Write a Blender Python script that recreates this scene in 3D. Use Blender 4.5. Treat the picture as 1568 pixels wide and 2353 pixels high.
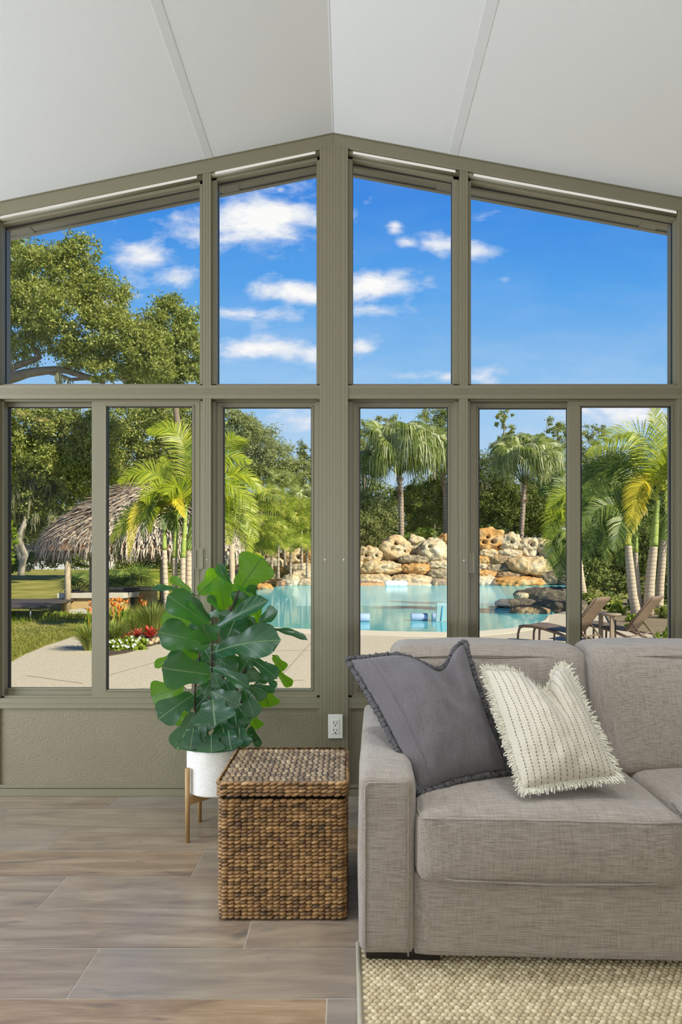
import bpy, bmesh, math, random
import numpy as np
from mathutils import Vector, Matrix, noise as mnoise

for o in list(bpy.data.objects):
    bpy.data.objects.remove(o, do_unlink=True)
SC = bpy.context.scene
COL = SC.collection
random.seed(7)
RNG = np.random.default_rng(11)
PI = math.pi

# ------------------------------------------------------------------ camera
F = 1400.0; CX = 800.0; CY = 1310.0; CAMZ = 1.084     # focal length in pixels, principal point, eye height
IW, IH = 1568.0, 2353.0
cd = bpy.data.cameras.new('camera'); cam = bpy.data.objects.new('camera', cd); COL.objects.link(cam)
cd.sensor_fit = 'VERTICAL'; cd.sensor_height = 36.0; cd.sensor_width = 24.0
cd.lens = F / IH * 36.0
cd.shift_y = (CY - IH / 2) / IH
cd.shift_x = -(CX - IW / 2) / IH
cd.clip_start = 0.02; cd.clip_end = 500
cam.location = (0, 0, CAMZ); cam.rotation_euler = (PI / 2, 0, 0)
SC.camera = cam
SC.view_settings.view_transform = 'Standard'
SC.view_settings.look = 'None'
SC.view_settings.gamma = 1.0
SC.view_settings.use_curve_mapping = False
SC.view_settings.exposure = 0.0

def P(px, py, d):
    return Vector(((px - CX) / F * d, d, CAMZ - (py - CY) / F * d))
def G(px, py, z=-0.25):
    d = F * (CAMZ - z) / (py - CY)
    return Vector(((px - CX) / F * d, d, z))

# ------------------------------------------------------------------ sun, added fill lights
def light(name, kind, loc, rot, energy, color, **kw):
    l = bpy.data.lights.new(name, kind); l.energy = energy; l.color = color
    for k, v in kw.items(): setattr(l, k, v)
    o = bpy.data.objects.new(name, l); COL.objects.link(o); o.location = loc
    o.rotation_euler = rot
    return o
sun = light('sun', 'SUN', (10, -10, 20), (0, 0, 0), 6.9, (1.0, 0.92, 0.74), angle=0.012)
sun.rotation_euler = Vector((-0.80, 0.60, -0.66)).to_track_quat('-Z', 'Y').to_euler()
# added cool fill standing in an assumed, unseen opening of the left wall
light('daylight_left_windows', 'AREA', (-3.52, 1.2, 1.35), (0, -PI / 2, 0), 150, (0.82, 0.90, 1.0), shape='RECTANGLE', size=2.0, size_y=2.5)
light('daylight_rear_doors', 'AREA', (0.0, -4.3, 0.9), (PI / 2 + 1.2, 0, 0), 390, (0.90, 0.95, 1.0), shape='RECTANGLE', size=5.0, size_y=2.0)  # added fill aimed up at the ceiling; the back wall has no doors
FILL_SPOTS = [(-1.75, 1.62), (-.6, 1.72), (.65, 1.72), (1.75, 1.62), (-1.2, -.4), (1.2, -.4)]      # fill spots added to brighten the room, their rings are built further down
for (lx, ly) in FILL_SPOTS:
    lz = 3.176 - (.206 * (-.071 - lx) if lx < -.071 else .185 * (lx + .071)) - .02
    light('downlight', 'SPOT', (lx, ly, lz), (0, 0, 0), 84, (0.84, 0.90, 1.0), spot_size=math.radians(105), spot_blend=1.0, shadow_soft_size=.11)

# ------------------------------------------------------------------ node helper
class NT:
    def __init__(self, name, world=False):
        if world:
            self.m = bpy.data.worlds.new(name); self.m.use_nodes = True
        else:
            self.m = bpy.data.materials.new(name); self.m.use_nodes = True
        self.t = self.m.node_tree; self.t.nodes.clear()
    def n(self, typ, props=None, **inp):
        nd = self.t.nodes.new(typ)
        for k, v in (props or {}).items(): setattr(nd, k, v)
        for k, v in inp.items():
            key = int(k[1:]) if (k[0] == 'i' and k[1:].isdigit()) else k.replace('_', ' ')
            self.set(nd.inputs[key], v)
        return nd
    def set(self, sock, v):
        if isinstance(v, bpy.types.NodeSocket): self.t.links.new(v, sock)
        elif isinstance(v, bpy.types.Node): self.t.links.new(v.outputs[0], sock)
        else:
            if isinstance(v, (tuple, list)) and len(v) == 3 and sock.type == 'RGBA': v = (*v, 1)
            sock.default_value = v
    def math(self, op, a, b=0.0, c=0.0, clamp=False):
        return self.n('ShaderNodeMath', dict(operation=op, use_clamp=clamp), i0=a, i1=b, i2=c).outputs[0]
    def vmath(self, op, a, b=(0, 0, 0)):
        nd = self.n('ShaderNodeVectorMath', dict(operation=op)); self.set(nd.inputs[0], a); self.set(nd.inputs[1], b)
        return nd.outputs['Value'] if op in ('LENGTH', 'DOT_PRODUCT') else nd.outputs[0]
    def mix(self, f, a, b, mode='MIX'):
        nd = self.n('ShaderNodeMix', dict(data_type='RGBA', blend_type=mode))
        self.set(nd.inputs[0], f); self.set(nd.inputs[6], a); self.set(nd.inputs[7], b)
        return nd.outputs[2]
    def ramp(self, f, stops, interp='LINEAR'):
        nd = self.t.nodes.new('ShaderNodeValToRGB'); self.set(nd.inputs[0], f)
        cr = nd.color_ramp; cr.interpolation = interp
        while len(cr.elements) < len(stops): cr.elements.new(0.5)
        for e, (p, c) in zip(cr.elements, stops):
            e.position = p; e.color = (*c, 1) if isinstance(c, (tuple, list)) else (c, c, c, 1)
        return nd.outputs[0]
    def noise(self, vec, scale, detail=4.0, rough=0.55, dist=0.0):
        return self.n('ShaderNodeTexNoise', None, Vector=vec, Scale=scale, Detail=detail, Roughness=rough, Distortion=dist).outputs[0]
    def coord(self, which='Object'):
        return self.n('ShaderNodeTexCoord').outputs[which]
    def scale(self, vec, s):
        return self.n('ShaderNodeMapping', None, Vector=vec, Scale=s).outputs[0]
    def bump(self, h, strength=0.3, dist=0.01):
        return self.n('ShaderNodeBump', None, Height=h, Strength=strength, Distance=dist).outputs[0]
    def island(self):
        return self.n('ShaderNodeNewGeometry').outputs['Random Per Island']
    def out(self, sh):
        o = self.n('ShaderNodeOutputMaterial'); self.t.links.new(sh if isinstance(sh, bpy.types.NodeSocket) else sh.outputs[0], o.inputs[0])
        return self.m
    def bsdf(self, **kw):
        return self.n('ShaderNodeBsdfPrincipled', None, **kw)

def srgb(r, g, b):
    f = lambda c: (c / 255 / 12.92) if c / 255 <= 0.04045 else ((c / 255 + 0.055) / 1.055) ** 2.4
    return (f(r), f(g), f(b))

# ------------------------------------------------------------------ sky
W = NT('sky', world=True)
SC.world = W.m
_dir = W.coord('Generated')
_sep = W.n('ShaderNodeSeparateXYZ', None, Vector=_dir)
_ay = W.math('MAXIMUM', W.math('ABSOLUTE', _sep.outputs[1]), 0.08)
_u = W.math('DIVIDE', _sep.outputs[0], _ay)
_v = W.math('DIVIDE', _sep.outputs[2], _ay)
_uv = W.n('ShaderNodeCombineXYZ', None, X=_u, Y=_v).outputs[0]
_grad = W.ramp(W.math('MULTIPLY', _v, 0.70, clamp=True),
               [(0.0, srgb(206, 222, 240)), (0.10, srgb(188, 214, 240)), (0.20, srgb(150, 198, 240)), (0.32, srgb(88, 164, 236)), (0.47, srgb(42, 126, 224)), (0.62, (0.012, 0.10, 0.42)), (1.0, (0.006, 0.04, 0.17))])
CLOUDS = [(600, 505, 190, 62, 1.05), (560, 575, 220, 30, .45), (400, 500, 120, 40, .5), (320, 590, 100, 38, .9), (400, 635, 60, 30, .8),
          (345, 690, 70, 30, .75), (690, 672, 110, 30, .95), (600, 722, 130, 26, .7), (640, 806, 190, 32, 1.0),
          (865, 655, 105, 38, 1.05), (860, 715, 90, 18, .8), (1012, 565, 46, 40, .85), (1105, 580, 60, 28, .85), (935, 560, 34, 14, .65),
          (908, 520, 18, 18, .6), (830, 800, 40, 18, .7), (1010, 866, 120, 18, .75), (1110, 865, 60, 25, .7), (645, 437, 14, 10, .6),
          (1165, 645, 36, 12, .35), (990, 650, 40, 20, .6), (1100, 495, 40, 16, .3), (1430, 960, 200, 40, .8), (680, 970, 120, 60, .6), (240, 700, 200, 90, .6)]
_acc = None
for (cx, cy, rx, ry, a) in CLOUDS:
    dv = W.vmath('MULTIPLY', W.vmath('SUBTRACT', _uv, ((cx - CX) / F, (CY - cy) / F, 0)), (F / rx, F / ry, 0))
    g = W.math('MULTIPLY', W.math('EXPONENT', W.math('MULTIPLY', W.vmath('DOT_PRODUCT', dv, dv), -0.9)), a)
    _acc = g if _acc is None else W.math('MAXIMUM', _acc, g)
_n1 = W.noise(W.scale(_uv, (1.0, 1.9, 1)), 11.0, 8.0, 0.60, 0.25)
_n2 = W.noise(W.scale(_uv, (1.0, 3.0, 1)), 4.0, 6.0, 0.6)
_dens = W.math('ADD', W.math('MULTIPLY', _acc, 0.80), W.math('MULTIPLY', W.math('SUBTRACT', _n1, 0.5), 1.65))
_cl = W.ramp(_dens, [(0.26, 0.0), (0.42, 0.35), (0.62, 0.85), (0.82, 1.0)])
_wisp = W.math('MULTIPLY', W.ramp(_n2, [(0.45, 0.0), (0.75, 1.0)]), W.ramp(_v, [(0.1, 0.35), (0.5, 0.06)]))
_sky = W.mix(_wisp, _grad, (0.86, 0.90, 0.97))
_ccol = W.ramp(_dens, [(0.4, (0.62, 0.72, 0.90)), (0.62, (0.80, 0.83, 0.92)), (0.85, (1.0, 0.99, 0.98))])
_sky = W.mix(_cl, _sky, _ccol)
_bg = W.n('ShaderNodeBackground', None, Color=_sky, Strength=1.0)
_wo = W.n('ShaderNodeOutputWorld'); W.t.links.new(_bg.outputs[0], _wo.inputs[0])

# ------------------------------------------------------------------ mesh helpers
class MB:
    """collects geometry in world coordinates, linked later as ONE mesh object"""
    def __init__(s): s.v = []; s.f = []; s.uv = {}
    def add(s, vs, fs):
        b = len(s.v); s.v.extend(tuple(v) for v in vs); s.f.extend(tuple(i + b for i in f) for f in fs); return b
    def box(s, x0, x1, y0, y1, z0, z1):
        s.add([(x0, y0, z0), (x1, y0, z0), (x1, y1, z0), (x0, y1, z0), (x0, y0, z1), (x1, y0, z1), (x1, y1, z1), (x0, y1, z1)],
              [(0, 3, 2, 1), (4, 5, 6, 7), (0, 1, 5, 4), (1, 2, 6, 5), (2, 3, 7, 6), (3, 0, 4, 7)])
        return s
    def prism(s, poly_xz, y0, y1):
        n = len(poly_xz)
        s.add([(x, y0, z) for x, z in poly_xz] + [(x, y1, z) for x, z in poly_xz],
              [tuple(range(n)), tuple(range(2 * n - 1, n - 1, -1))] + [(i, i + n, (i + 1) % n + n, (i + 1) % n) for i in range(n)])
        return s
    def slab(s, poly, z0, z1):
        n = len(poly)
        s.add([(p[0], p[1], z1) for p in poly] + [(p[0], p[1], z0) for p in poly],
              [tuple(range(n)), tuple(range(2 * n - 1, n - 1, -1))] + [(i, i + n, (i + 1) % n + n, (i + 1) % n) for i in range(n)])
        return s
    def tube(s, pts, rad, n=8, cap=True):
        pts = [Vector(p) for p in pts]; m = len(pts)
        if not hasattr(rad, '__len__'): rad = [rad] * m
        vs = []; fs = []
        prev = None
        for i, p in enumerate(pts):
            t = (pts[min(i + 1, m - 1)] - pts[max(i - 1, 0)])
            t = t.normalized() if t.length > 1e-9 else Vector((0, 0, 1))
            a = prev if prev is not None else (Vector((1, 0, 0)) if abs(t.x) < 0.8 else Vector((0, 1, 0)))
            a = (a - t * a.dot(t)).normalized(); prev = a
            b = t.cross(a)
            for k in range(n):
                an = 2 * PI * k / n
                vs.append(p + (a * math.cos(an) + b * math.sin(an)) * rad[i])
        for i in range(m - 1):
            for k in range(n):
                fs.append((i * n + k, i * n + (k + 1) % n, (i + 1) * n + (k + 1) % n, (i + 1) * n + k))
        if cap:
            fs.append(tuple(range(n - 1, -1, -1))); fs.append(tuple(range((m - 1) * n, m * n)))
        s.add(vs, fs); return s
    def lathe(s, prof, c, n=32):
        vs = []; fs = []
        for r, z in prof:
            for k in range(n):
                a = 2 * PI * k / n; vs.append((c[0] + r * math.cos(a), c[1] + r * math.sin(a), c[2] + z))
        for i in range(len(prof) - 1):
            for k in range(n):
                fs.append((i * n + k, i * n + (k + 1) % n, (i + 1) * n + (k + 1) % n, (i + 1) * n + k))
        fs.append(tuple(range(n - 1, -1, -1))); m = len(prof); fs.append(tuple(range((m - 1) * n, m * n)))
        s.add(vs, fs); return s
    def ell(s, c, ax, nu=8, nv=5):
        """ellipsoid from three axis vectors"""
        c = Vector(c); a, b, d = [Vector(q) for q in ax]
        vs = [c - d]; fs = []
        for j in range(1, nv):
            th = PI * j / nv
            for k in range(nu):
                ph = 2 * PI * k / nu
                vs.append(c + (a * math.cos(ph) + b * math.sin(ph)) * math.sin(th) - d * math.cos(th))
        vs.append(c + d); L = len(vs) - 1
        for k in range(nu): fs.append((0, 1 + (k + 1) % nu, 1 + k))
        for j in range(nv - 2):
            for k in range(nu):
                q = 1 + j * nu
                fs.append((q + k, q + (k + 1) % nu, q + nu + (k + 1) % nu, q + nu + k))
        q = 1 + (nv - 2) * nu
        for k in range(nu): fs.append((q + k, q + (k + 1) % nu, L))
        s.add(vs, fs); return s
    def strip(s, left, right):
        n = len(left); s.add(list(left) + list(right), [(i, i + 1, n + i + 1, n + i) for i in range(n - 1)]); return s

ROOTS = {}
def link(name, me, mat, parent=None, smooth=False, bevel=0.0):
    if mat: me.materials.append(mat)
    if smooth:
        me.polygons.foreach_set('use_smooth', [True] * len(me.polygons))
    o = bpy.data.objects.new(name, me); COL.objects.link(o)
    if parent is not None:
        o.parent = parent
        r = parent
        while r.parent is not None: r = r.parent
        if r in ROOTS: me.transform(Matrix.Translation(-ROOTS[r]))
    if bevel:
        b = o.modifiers.new('bevel', 'BEVEL'); b.width = bevel; b.segments = 2; b.limit_method = 'ANGLE'; b.angle_limit = 0.7
    return o
def build(name, mb, mat, parent=None, smooth=False, bevel=0.0, label=None):
    me = bpy.data.meshes.new(name); me.from_pydata(mb.v, [], mb.f); me.update()
    o = link(name, me, mat, parent, smooth, bevel)
    if label: o['label'] = label
    return o
def npmesh(name, V, Fq, mat, parent=None, smooth=False):
    """V (n,3) and quads (m,4)"""
    V = np.ascontiguousarray(V, dtype=np.float32); Fq = np.ascontiguousarray(Fq, dtype=np.int32)
    me = bpy.data.meshes.new(name); k = Fq.shape[1]
    me.vertices.add(len(V)); me.vertices.foreach_set('co', V.ravel())
    me.loops.add(Fq.size); me.loops.foreach_set('vertex_index', Fq.ravel())
    me.polygons.add(len(Fq)); me.polygons.foreach_set('loop_start', np.arange(0, Fq.size, k, dtype=np.int32))
    me.polygons.foreach_set('loop_total', np.full(len(Fq), k, dtype=np.int32))
    me.update(calc_edges=True); me.validate()
    return link(name, me, mat, parent, smooth)
def thing(name, label, cat, loc=(0, 0, 0), group=None):
    o = bpy.data.objects.new(name, None); COL.objects.link(o); o.location = loc; o.empty_display_size = 0.1
    ROOTS[o] = Vector(loc)
    return tag(o, label, cat, group)
def tag(o, label, cat, group=None, kind=None):
    o['label'] = label; o['category'] = cat
    if group: o['group'] = group
    if kind: o['kind'] = kind
    return o
def struct(o, label=None):
    o['kind'] = 'structure'
    if label: o['label'] = label
    return o
def centre(o):
    """move the origin of a top-level mesh to its base"""
    me = o.data; n = len(me.vertices); co = np.empty(n * 3, dtype=np.float32); me.vertices.foreach_get('co', co)
    co = co.reshape(-1, 3); c = Vector(((co[:, 0].min() + co[:, 0].max()) / 2, (co[:, 1].min() + co[:, 1].max()) / 2, co[:, 2].min()))
    c = Vector([float(q) for q in c]); me.transform(Matrix.Translation(-c)); o.location = c
    return o
def copy_tree(o, parent=None):
    c = o.copy(); COL.objects.link(c); c.parent = parent
    for ch in list(o.children): copy_tree(ch, c)
    return c

def rounded_box(x0, x1, y0, y1, z0, z1, r, n=10, bulge=(0, 0, 0), wob=0.0, seed=0, top_sag=None):
    """soft box: rounded edges, faces bulging, slight unevenness"""
    hx, hy, hz = (x1 - x0) / 2, (y1 - y0) / 2, (z1 - z0) / 2
    c = Vector(((x0 + x1) / 2, (y0 + y1) / 2, (z0 + z1) / 2))
    idx = {}; V = []; Fc = []
    def val(i, h):
        # denser near edges
        t = i / n * 2 - 1
        return t
    def vert(p):
        k = (round(p[0], 5), round(p[1], 5), round(p[2], 5))
        if k in idx: return idx[k]
        x, y, z = p[0] * hx, p[1] * hy, p[2] * hz
        q = Vector((max(-hx + r, min(hx - r, x)), max(-hy + r, min(hy - r, y)), max(-hz + r, min(hz - r, z))))
        dlt = Vector((x, y, z)) - q
        if dlt.length > 1e-9: q = q + dlt.normalized() * r
        a, b, d = p
        q.x += bulge[0] * a * (1 - b * b) * (1 - d * d)
        q.y += bulge[1] * b * (1 - a * a) * (1 - d * d)
        q.z += bulge[2] * d * (1 - a * a) * (1 - b * b)
        if wob:
            w = c + q
            q += mnoise.noise_vector(Vector((w.x * 5 + seed, w.y * 5, w.z * 5))) * wob
        idx[k] = len(V); V.append(c + q); return idx[k]
    def spread(i):
        t = i / n; t = t * 2 - 1
        return math.copysign(1 - (1 - abs(t)) ** 1.6, t)
    g = [spread(i) for i in range(n + 1)]
    for ax in range(3):
        for sgn in (-1, 1):
            for i in range(n):
                for j in range(n):
                    quad = []
                    for (a, b) in ((i, j), (i + 1, j), (i + 1, j + 1), (i, j + 1)):
                        p = [0, 0, 0]; p[ax] = sgn; p[(ax + 1) % 3] = g[a]; p[(ax + 2) % 3] = g[b]
                        quad.append(vert(p))
                    Fc.append(tuple(quad) if sgn > 0 else tuple(quad[::-1]))
    mb = MB(); mb.add(V, Fc); return mb
# ------------------------------------------------------------------ materials
def m_plain(name, col, rough=0.6, spec=0.4, metal=0.0, var=0.08, scale=6.0, bump=0.0, bscale=60.0):
    t = NT(name); co = t.coord()
    n = t.noise(co, scale, 5)
    c = t.mix(n, tuple(q * (1 - var) for q in col), tuple(min(1, q * (1 + var)) for q in col))
    kw = dict(Base_Color=c, Roughness=rough, Metallic=metal, Specular_IOR_Level=spec)
    if bump: kw['Normal'] = t.bump(t.noise(co, bscale, 4), bump, 0.004)
    return t.out(t.bsdf(**kw))

def m_frame():
    t = NT('greige_aluminium'); co = t.coord()
    n = t.noise(t.scale(co, (30, 30, 1.2)), 6.0, 3)
    c = t.mix(n, (0.198, 0.177, 0.112), (0.206, 0.184, 0.117))
    return t.out(t.bsdf(Base_Color=c, Roughness=0.36, Specular_IOR_Level=0.45))
M_FRAME = m_frame()
M_GASKET = m_plain('black_gasket', (0.012, 0.012, 0.014), 0.5)
_e = NT('led_light_strip'); M_BEAD = _e.out(_e.n('ShaderNodeEmission', None, Color=(1.0, 0.97, 0.88), Strength=0.72))
M_DARKWOOD = m_plain('dark_wood', (0.02, 0.013, 0.01), 0.35)
M_WHITE = m_plain('white_plastic', (0.80, 0.78, 0.70), 0.35, var=0.02)
M_SLOT = m_plain('dark_slot', (0.02, 0.02, 0.02), 0.6)
M_SCREW = m_plain('steel_screw', (0.4, 0.39, 0.35), 0.3, metal=0.8)
M_SOFFIT = m_plain('soffit_vinyl', (0.33, 0.31, 0.24), 0.6, bump=0.2, bscale=200)

def m_ceiling():
    t = NT('white_ceiling_panel'); co = t.coord()
    n = t.noise(t.scale(co, (1, 4, 1)), 90.0, 4)
    n2 = t.noise(co, 260.0, 2)
    c = t.mix(n, (0.80, 0.80, 0.775), (0.86, 0.86, 0.83))
    return t.out(t.bsdf(Base_Color=c, Roughness=0.45, Specular_IOR_Level=0.35, Normal=t.bump(t.mix(0.5, n, n2), 0.12, 0.003)))
M_CEIL = m_ceiling()
M_BATTEN = m_plain('ceiling_seam_strip', (0.76, 0.76, 0.735), 0.4, var=0.02)

def m_plaster():
    t = NT('textured_wall_panel'); co = t.coord()
    d = t.noise(co, 5.0, 2)
    w = t.n('ShaderNodeTexWave', dict(wave_type='RINGS'), Vector=t.vmath('ADD', co, t.n('ShaderNodeTexNoise', None, Vector=co, Scale=6.0).outputs['Color']), Scale=11.0, Distortion=7.0, Detail=3.0, Detail_Scale=2.0).outputs[0]
    n = t.noise(co, 120.0, 5)
    h = t.math('ADD', t.math('MULTIPLY', w, 0.5), t.math('MULTIPLY', n, 0.8))
    c = t.mix(d, (0.182, 0.156, 0.094), (0.212, 0.183, 0.112))
    return t.out(t.bsdf(Base_Color=c, Roughness=0.6, Normal=t.bump(h, 0.35, 0.004)))
M_PLASTER = m_plaster()

def m_glass():
    t = NT('window_glass')
    fr = t.n('ShaderNodeFresnel', None, IOR=1.45)
    f = t.math('MULTIPLY', fr, 0.3)
    a = t.n('ShaderNodeBsdfTransparent', None, Color=(0.97, 0.985, 0.98))
    g = t.n('ShaderNodeBsdfGlossy', None, Color=(0.9, 0.95, 1.0), Roughness=0.01)
    mx = t.n('ShaderNodeMixShader', None, i0=f); t.set(mx.inputs[1], a); t.set(mx.inputs[2], g)
    return t.out(mx)
M_GLASS = m_glass()

def m_floor():
    t = NT('wood_look_tile'); co = t.coord()
    rnd = t.n('ShaderNodeAttribute', dict(attribute_name='plank')).outputs['Fac']
    off = t.n('ShaderNodeCombineXYZ', None, X=t.math('MULTIPLY', rnd, 37.0), Y=t.math('MULTIPLY', rnd, 91.0), Z=0.0).outputs[0]
    p = t.vmath('ADD', co, off)
    g1 = t.noise(t.scale(p, (1.2, 9, 1)), 2.2, 7, 0.62, 0.7)
    g2 = t.noise(t.scale(p, (3, 60, 1)), 3.0, 5, 0.6, 0.3)
    kn = t.noise(t.scale(p, (1.4, 4.5, 1)), 2.4, 3, 0.55, 1.2)
    base = t.ramp(g1, [(0.28, (0.10, 0.056, 0.027)), (0.42, (0.19, 0.117, 0.06)), (0.56, (0.275, 0.185, 0.105)), (0.75, (0.37, 0.275, 0.175))])
    base = t.mix(t.math('MULTIPLY', t.ramp(g2, [(0.35, 1.0), (0.6, 0.0)]), 0.35), base, (0.10, 0.066, 0.042))
    base = t.mix(t.math('MULTIPLY', t.ramp(kn, [(0.62, 0.0), (0.74, 1.0)]), 0.75), base, (0.05, 0.038, 0.03))
    tone = t.ramp(rnd, [(0.0, (0.72, 0.74, 0.78)), (0.35, (0.98, 0.98, 0.96)), (0.7, (0.98, 1.0, 1.03)), (1.0, (1.12, 1.06, 0.98))])
    base = t.mix(1.0, base, tone, 'MULTIPLY')
    base = t.mix(t.ramp(rnd, [(0.0, 0.4), (1.0, 0.08)]), base, (0.34, 0.325, 0.29))
    h = t.math('ADD', t.math('MULTIPLY', g2, 0.6), g1)
    return t.out(t.bsdf(Base_Color=base, Roughness=t.ramp(g1, [(0.3, 0.36), (0.7, 0.27)]), Specular_IOR_Level=0.7, Coat_Weight=0.5, Coat_Roughness=0.2, Normal=t.bump(h, 0.10, 0.003)))
M_FLOOR = m_floor()
M_GROUT = m_plain('pale_grout', (0.48, 0.43, 0.35), 0.7)

def m_linen(name, lo, hi, dark, k=1.0):
    t = NT(name); co = t.coord()
    a = t.noise(t.scale(co, (7, 210, 210)), k * 2.2, 3, 0.6)
    b = t.noise(t.scale(co, (210, 9, 9)), k * 2.2, 3, 0.6)
    c2 = t.noise(co, 9.0, 3)
    s = t.math('ADD', t.math('MULTIPLY', a, 0.64), t.math('MULTIPLY', b, 0.36))
    c = t.ramp(s, [(0.36, dark), (0.47, lo), (0.56, hi)])
    c = t.mix(t.math('MULTIPLY', c2, 0.22), c, tuple(q * 0.75 for q in lo))
    return t.out(t.bsdf(Base_Color=c, Roughness=0.9, Specular_IOR_Level=0.2, Sheen_Weight=0.25, Sheen_Roughness=0.5, Normal=t.bump(s, 0.55, 0.003)))
M_SOFA = m_linen('oatmeal_linen', (0.258, 0.217, 0.172), (0.335, 0.29, 0.238), (0.175, 0.142, 0.112))
M_GREYP = m_linen('charcoal_linen', (0.108, 0.095, 0.095), (0.134, 0.119, 0.119), (0.083, 0.073, 0.074), 1.4)
M_GREYF = m_plain('charcoal_ruffle', (0.085, 0.08, 0.08), 0.95, var=0.3, scale=120, bump=0.6, bscale=300)

def m_cream():
    t = NT('cream_striped_wool'); uv = t.coord('UV'); sp = t.n('ShaderNodeSeparateXYZ', None, Vector=uv); co = t.coord()
    u = t.math('ADD', t.math('MULTIPLY', sp.outputs[0], 15.0), t.math('MULTIPLY', t.noise(co, 30.0, 2), 0.25))
    fr = t.math('FRACT', u)
    line = t.math('MULTIPLY', t.math('LESS_THAN', fr, 0.17), 1.0)
    cell = t.math('FLOOR', u)
    vv = t.math('ADD', t.math('MULTIPLY', sp.outputs[1], 40.0), t.math('MULTIPLY', cell, 0.37))
    dash = t.math('MULTIPLY', t.math('GREATER_THAN', t.math('FRACT', vv), 0.38), t.math('GREATER_THAN', t.noise(t.scale(uv, (60, 120, 1)), 1.0, 2), 0.40))
    f = t.math('MULTIPLY', t.math('MULTIPLY', line, dash), 0.85)
    n = t.noise(co, 260.0, 3)
    base = t.mix(n, (0.48, 0.425, 0.325), (0.63, 0.57, 0.45))
    c = t.mix(f, base, (0.105, 0.08, 0.06))
    h = t.math('ADD', n, t.math('MULTIPLY', line, -0.5))
    return t.out(t.bsdf(Base_Color=c, Roughness=0.95, Specular_IOR_Level=0.15, Sheen_Weight=0.3, Normal=t.bump(h, 0.8, 0.004)))
M_CREAM = m_cream()
M_CREAMF = m_plain('cream_wool_fringe', (0.62, 0.58, 0.46), 0.95, var=0.15, scale=80)

def m_island(name, stops, rough=0.6, spec=0.4, bump=0.0, bscale=150.0, mulnoise=0.0, nscale=8.0):
    t = NT(name); c = t.ramp(t.island(), stops); co = t.coord()
    if mulnoise: c = t.mix(mulnoise, c, t.ramp(t.noise(co, nscale, 4), [(0.3, 0.35), (0.7, 1.3)]), 'MULTIPLY')
    kw = dict(Base_Color=c, Roughness=rough, Specular_IOR_Level=spec)
    if bump: kw['Normal'] = t.bump(t.noise(co, bscale, 3), bump, 0.003)
    return t.out(t.bsdf(**kw))
def m_wicker():
    t = NT('banana_leaf_weave'); co = t.coord()
    rows = t.noise(t.scale(co, (5, 5, 38)), 1.0, 4, 0.6)
    f = t.math('ADD', t.math('MULTIPLY', t.island(), 0.42), t.math('MULTIPLY', t.math('SUBTRACT', rows, 0.22), 1.05))
    c = t.ramp(f, [(0.16, (0.06, 0.034, 0.016)), (0.34, (0.15, 0.078, 0.026)), (0.54, (0.255, 0.135, 0.045)), (0.76, (0.36, 0.20, 0.07)), (0.95, (0.47, 0.30, 0.13))])
    return t.out(t.bsdf(Base_Color=c, Roughness=0.38, Specular_IOR_Level=0.5, Normal=t.bump(t.noise(co, 220.0, 3), 0.5, 0.003)))
M_WICKER = m_wicker()
M_WICKERTOP = m_island('banana_leaf_weave_lid', [(0.0, (0.16, 0.11, 0.07)), (0.3, (0.27, 0.18, 0.10)), (0.7, (0.36, 0.25, 0.14)), (1.0, (0.46, 0.35, 0.21))],
                       0.28, 0.8, 0.5, 220, 0.5, 9.0)
M_WICKERIN = m_plain('weave_core', (0.035, 0.024, 0.016), 0.7)
M_RUGNUB = m_island('sisal_weave', [(0.0, (0.42, 0.335, 0.195)), (0.5, (0.52, 0.425, 0.26)), (0.85, (0.60, 0.51, 0.33)), (1.0, (0.34, 0.27, 0.15))], 0.9, 0.15, 0.6, 500)
M_RUGBASE = m_plain('rug_ground', (0.26, 0.205, 0.13), 0.9, bump=0.4, bscale=300)
M_RUGEDGE = m_plain('rug_binding', (0.47, 0.42, 0.31), 0.9, bump=0.4, bscale=300)

def m_pot():
    t = NT('white_dimpled_ceramic'); co = t.coord()
    return t.out(t.bsdf(Base_Color=(0.78, 0.76, 0.69), Roughness=0.4, Specular_IOR_Level=0.4))
M_POT = m_pot()
M_SOIL = m_plain('potting_soil', (0.03, 0.022, 0.015), 0.95, bump=0.8, bscale=80)
M_STANDWOOD = m_plain('acacia_wood', (0.36, 0.215, 0.085), 0.45, var=0.2, scale=25)
M_BARK = m_plain('dark_bark', (0.055, 0.038, 0.028), 0.9, var=0.4, scale=40, bump=0.6, bscale=90)

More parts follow.
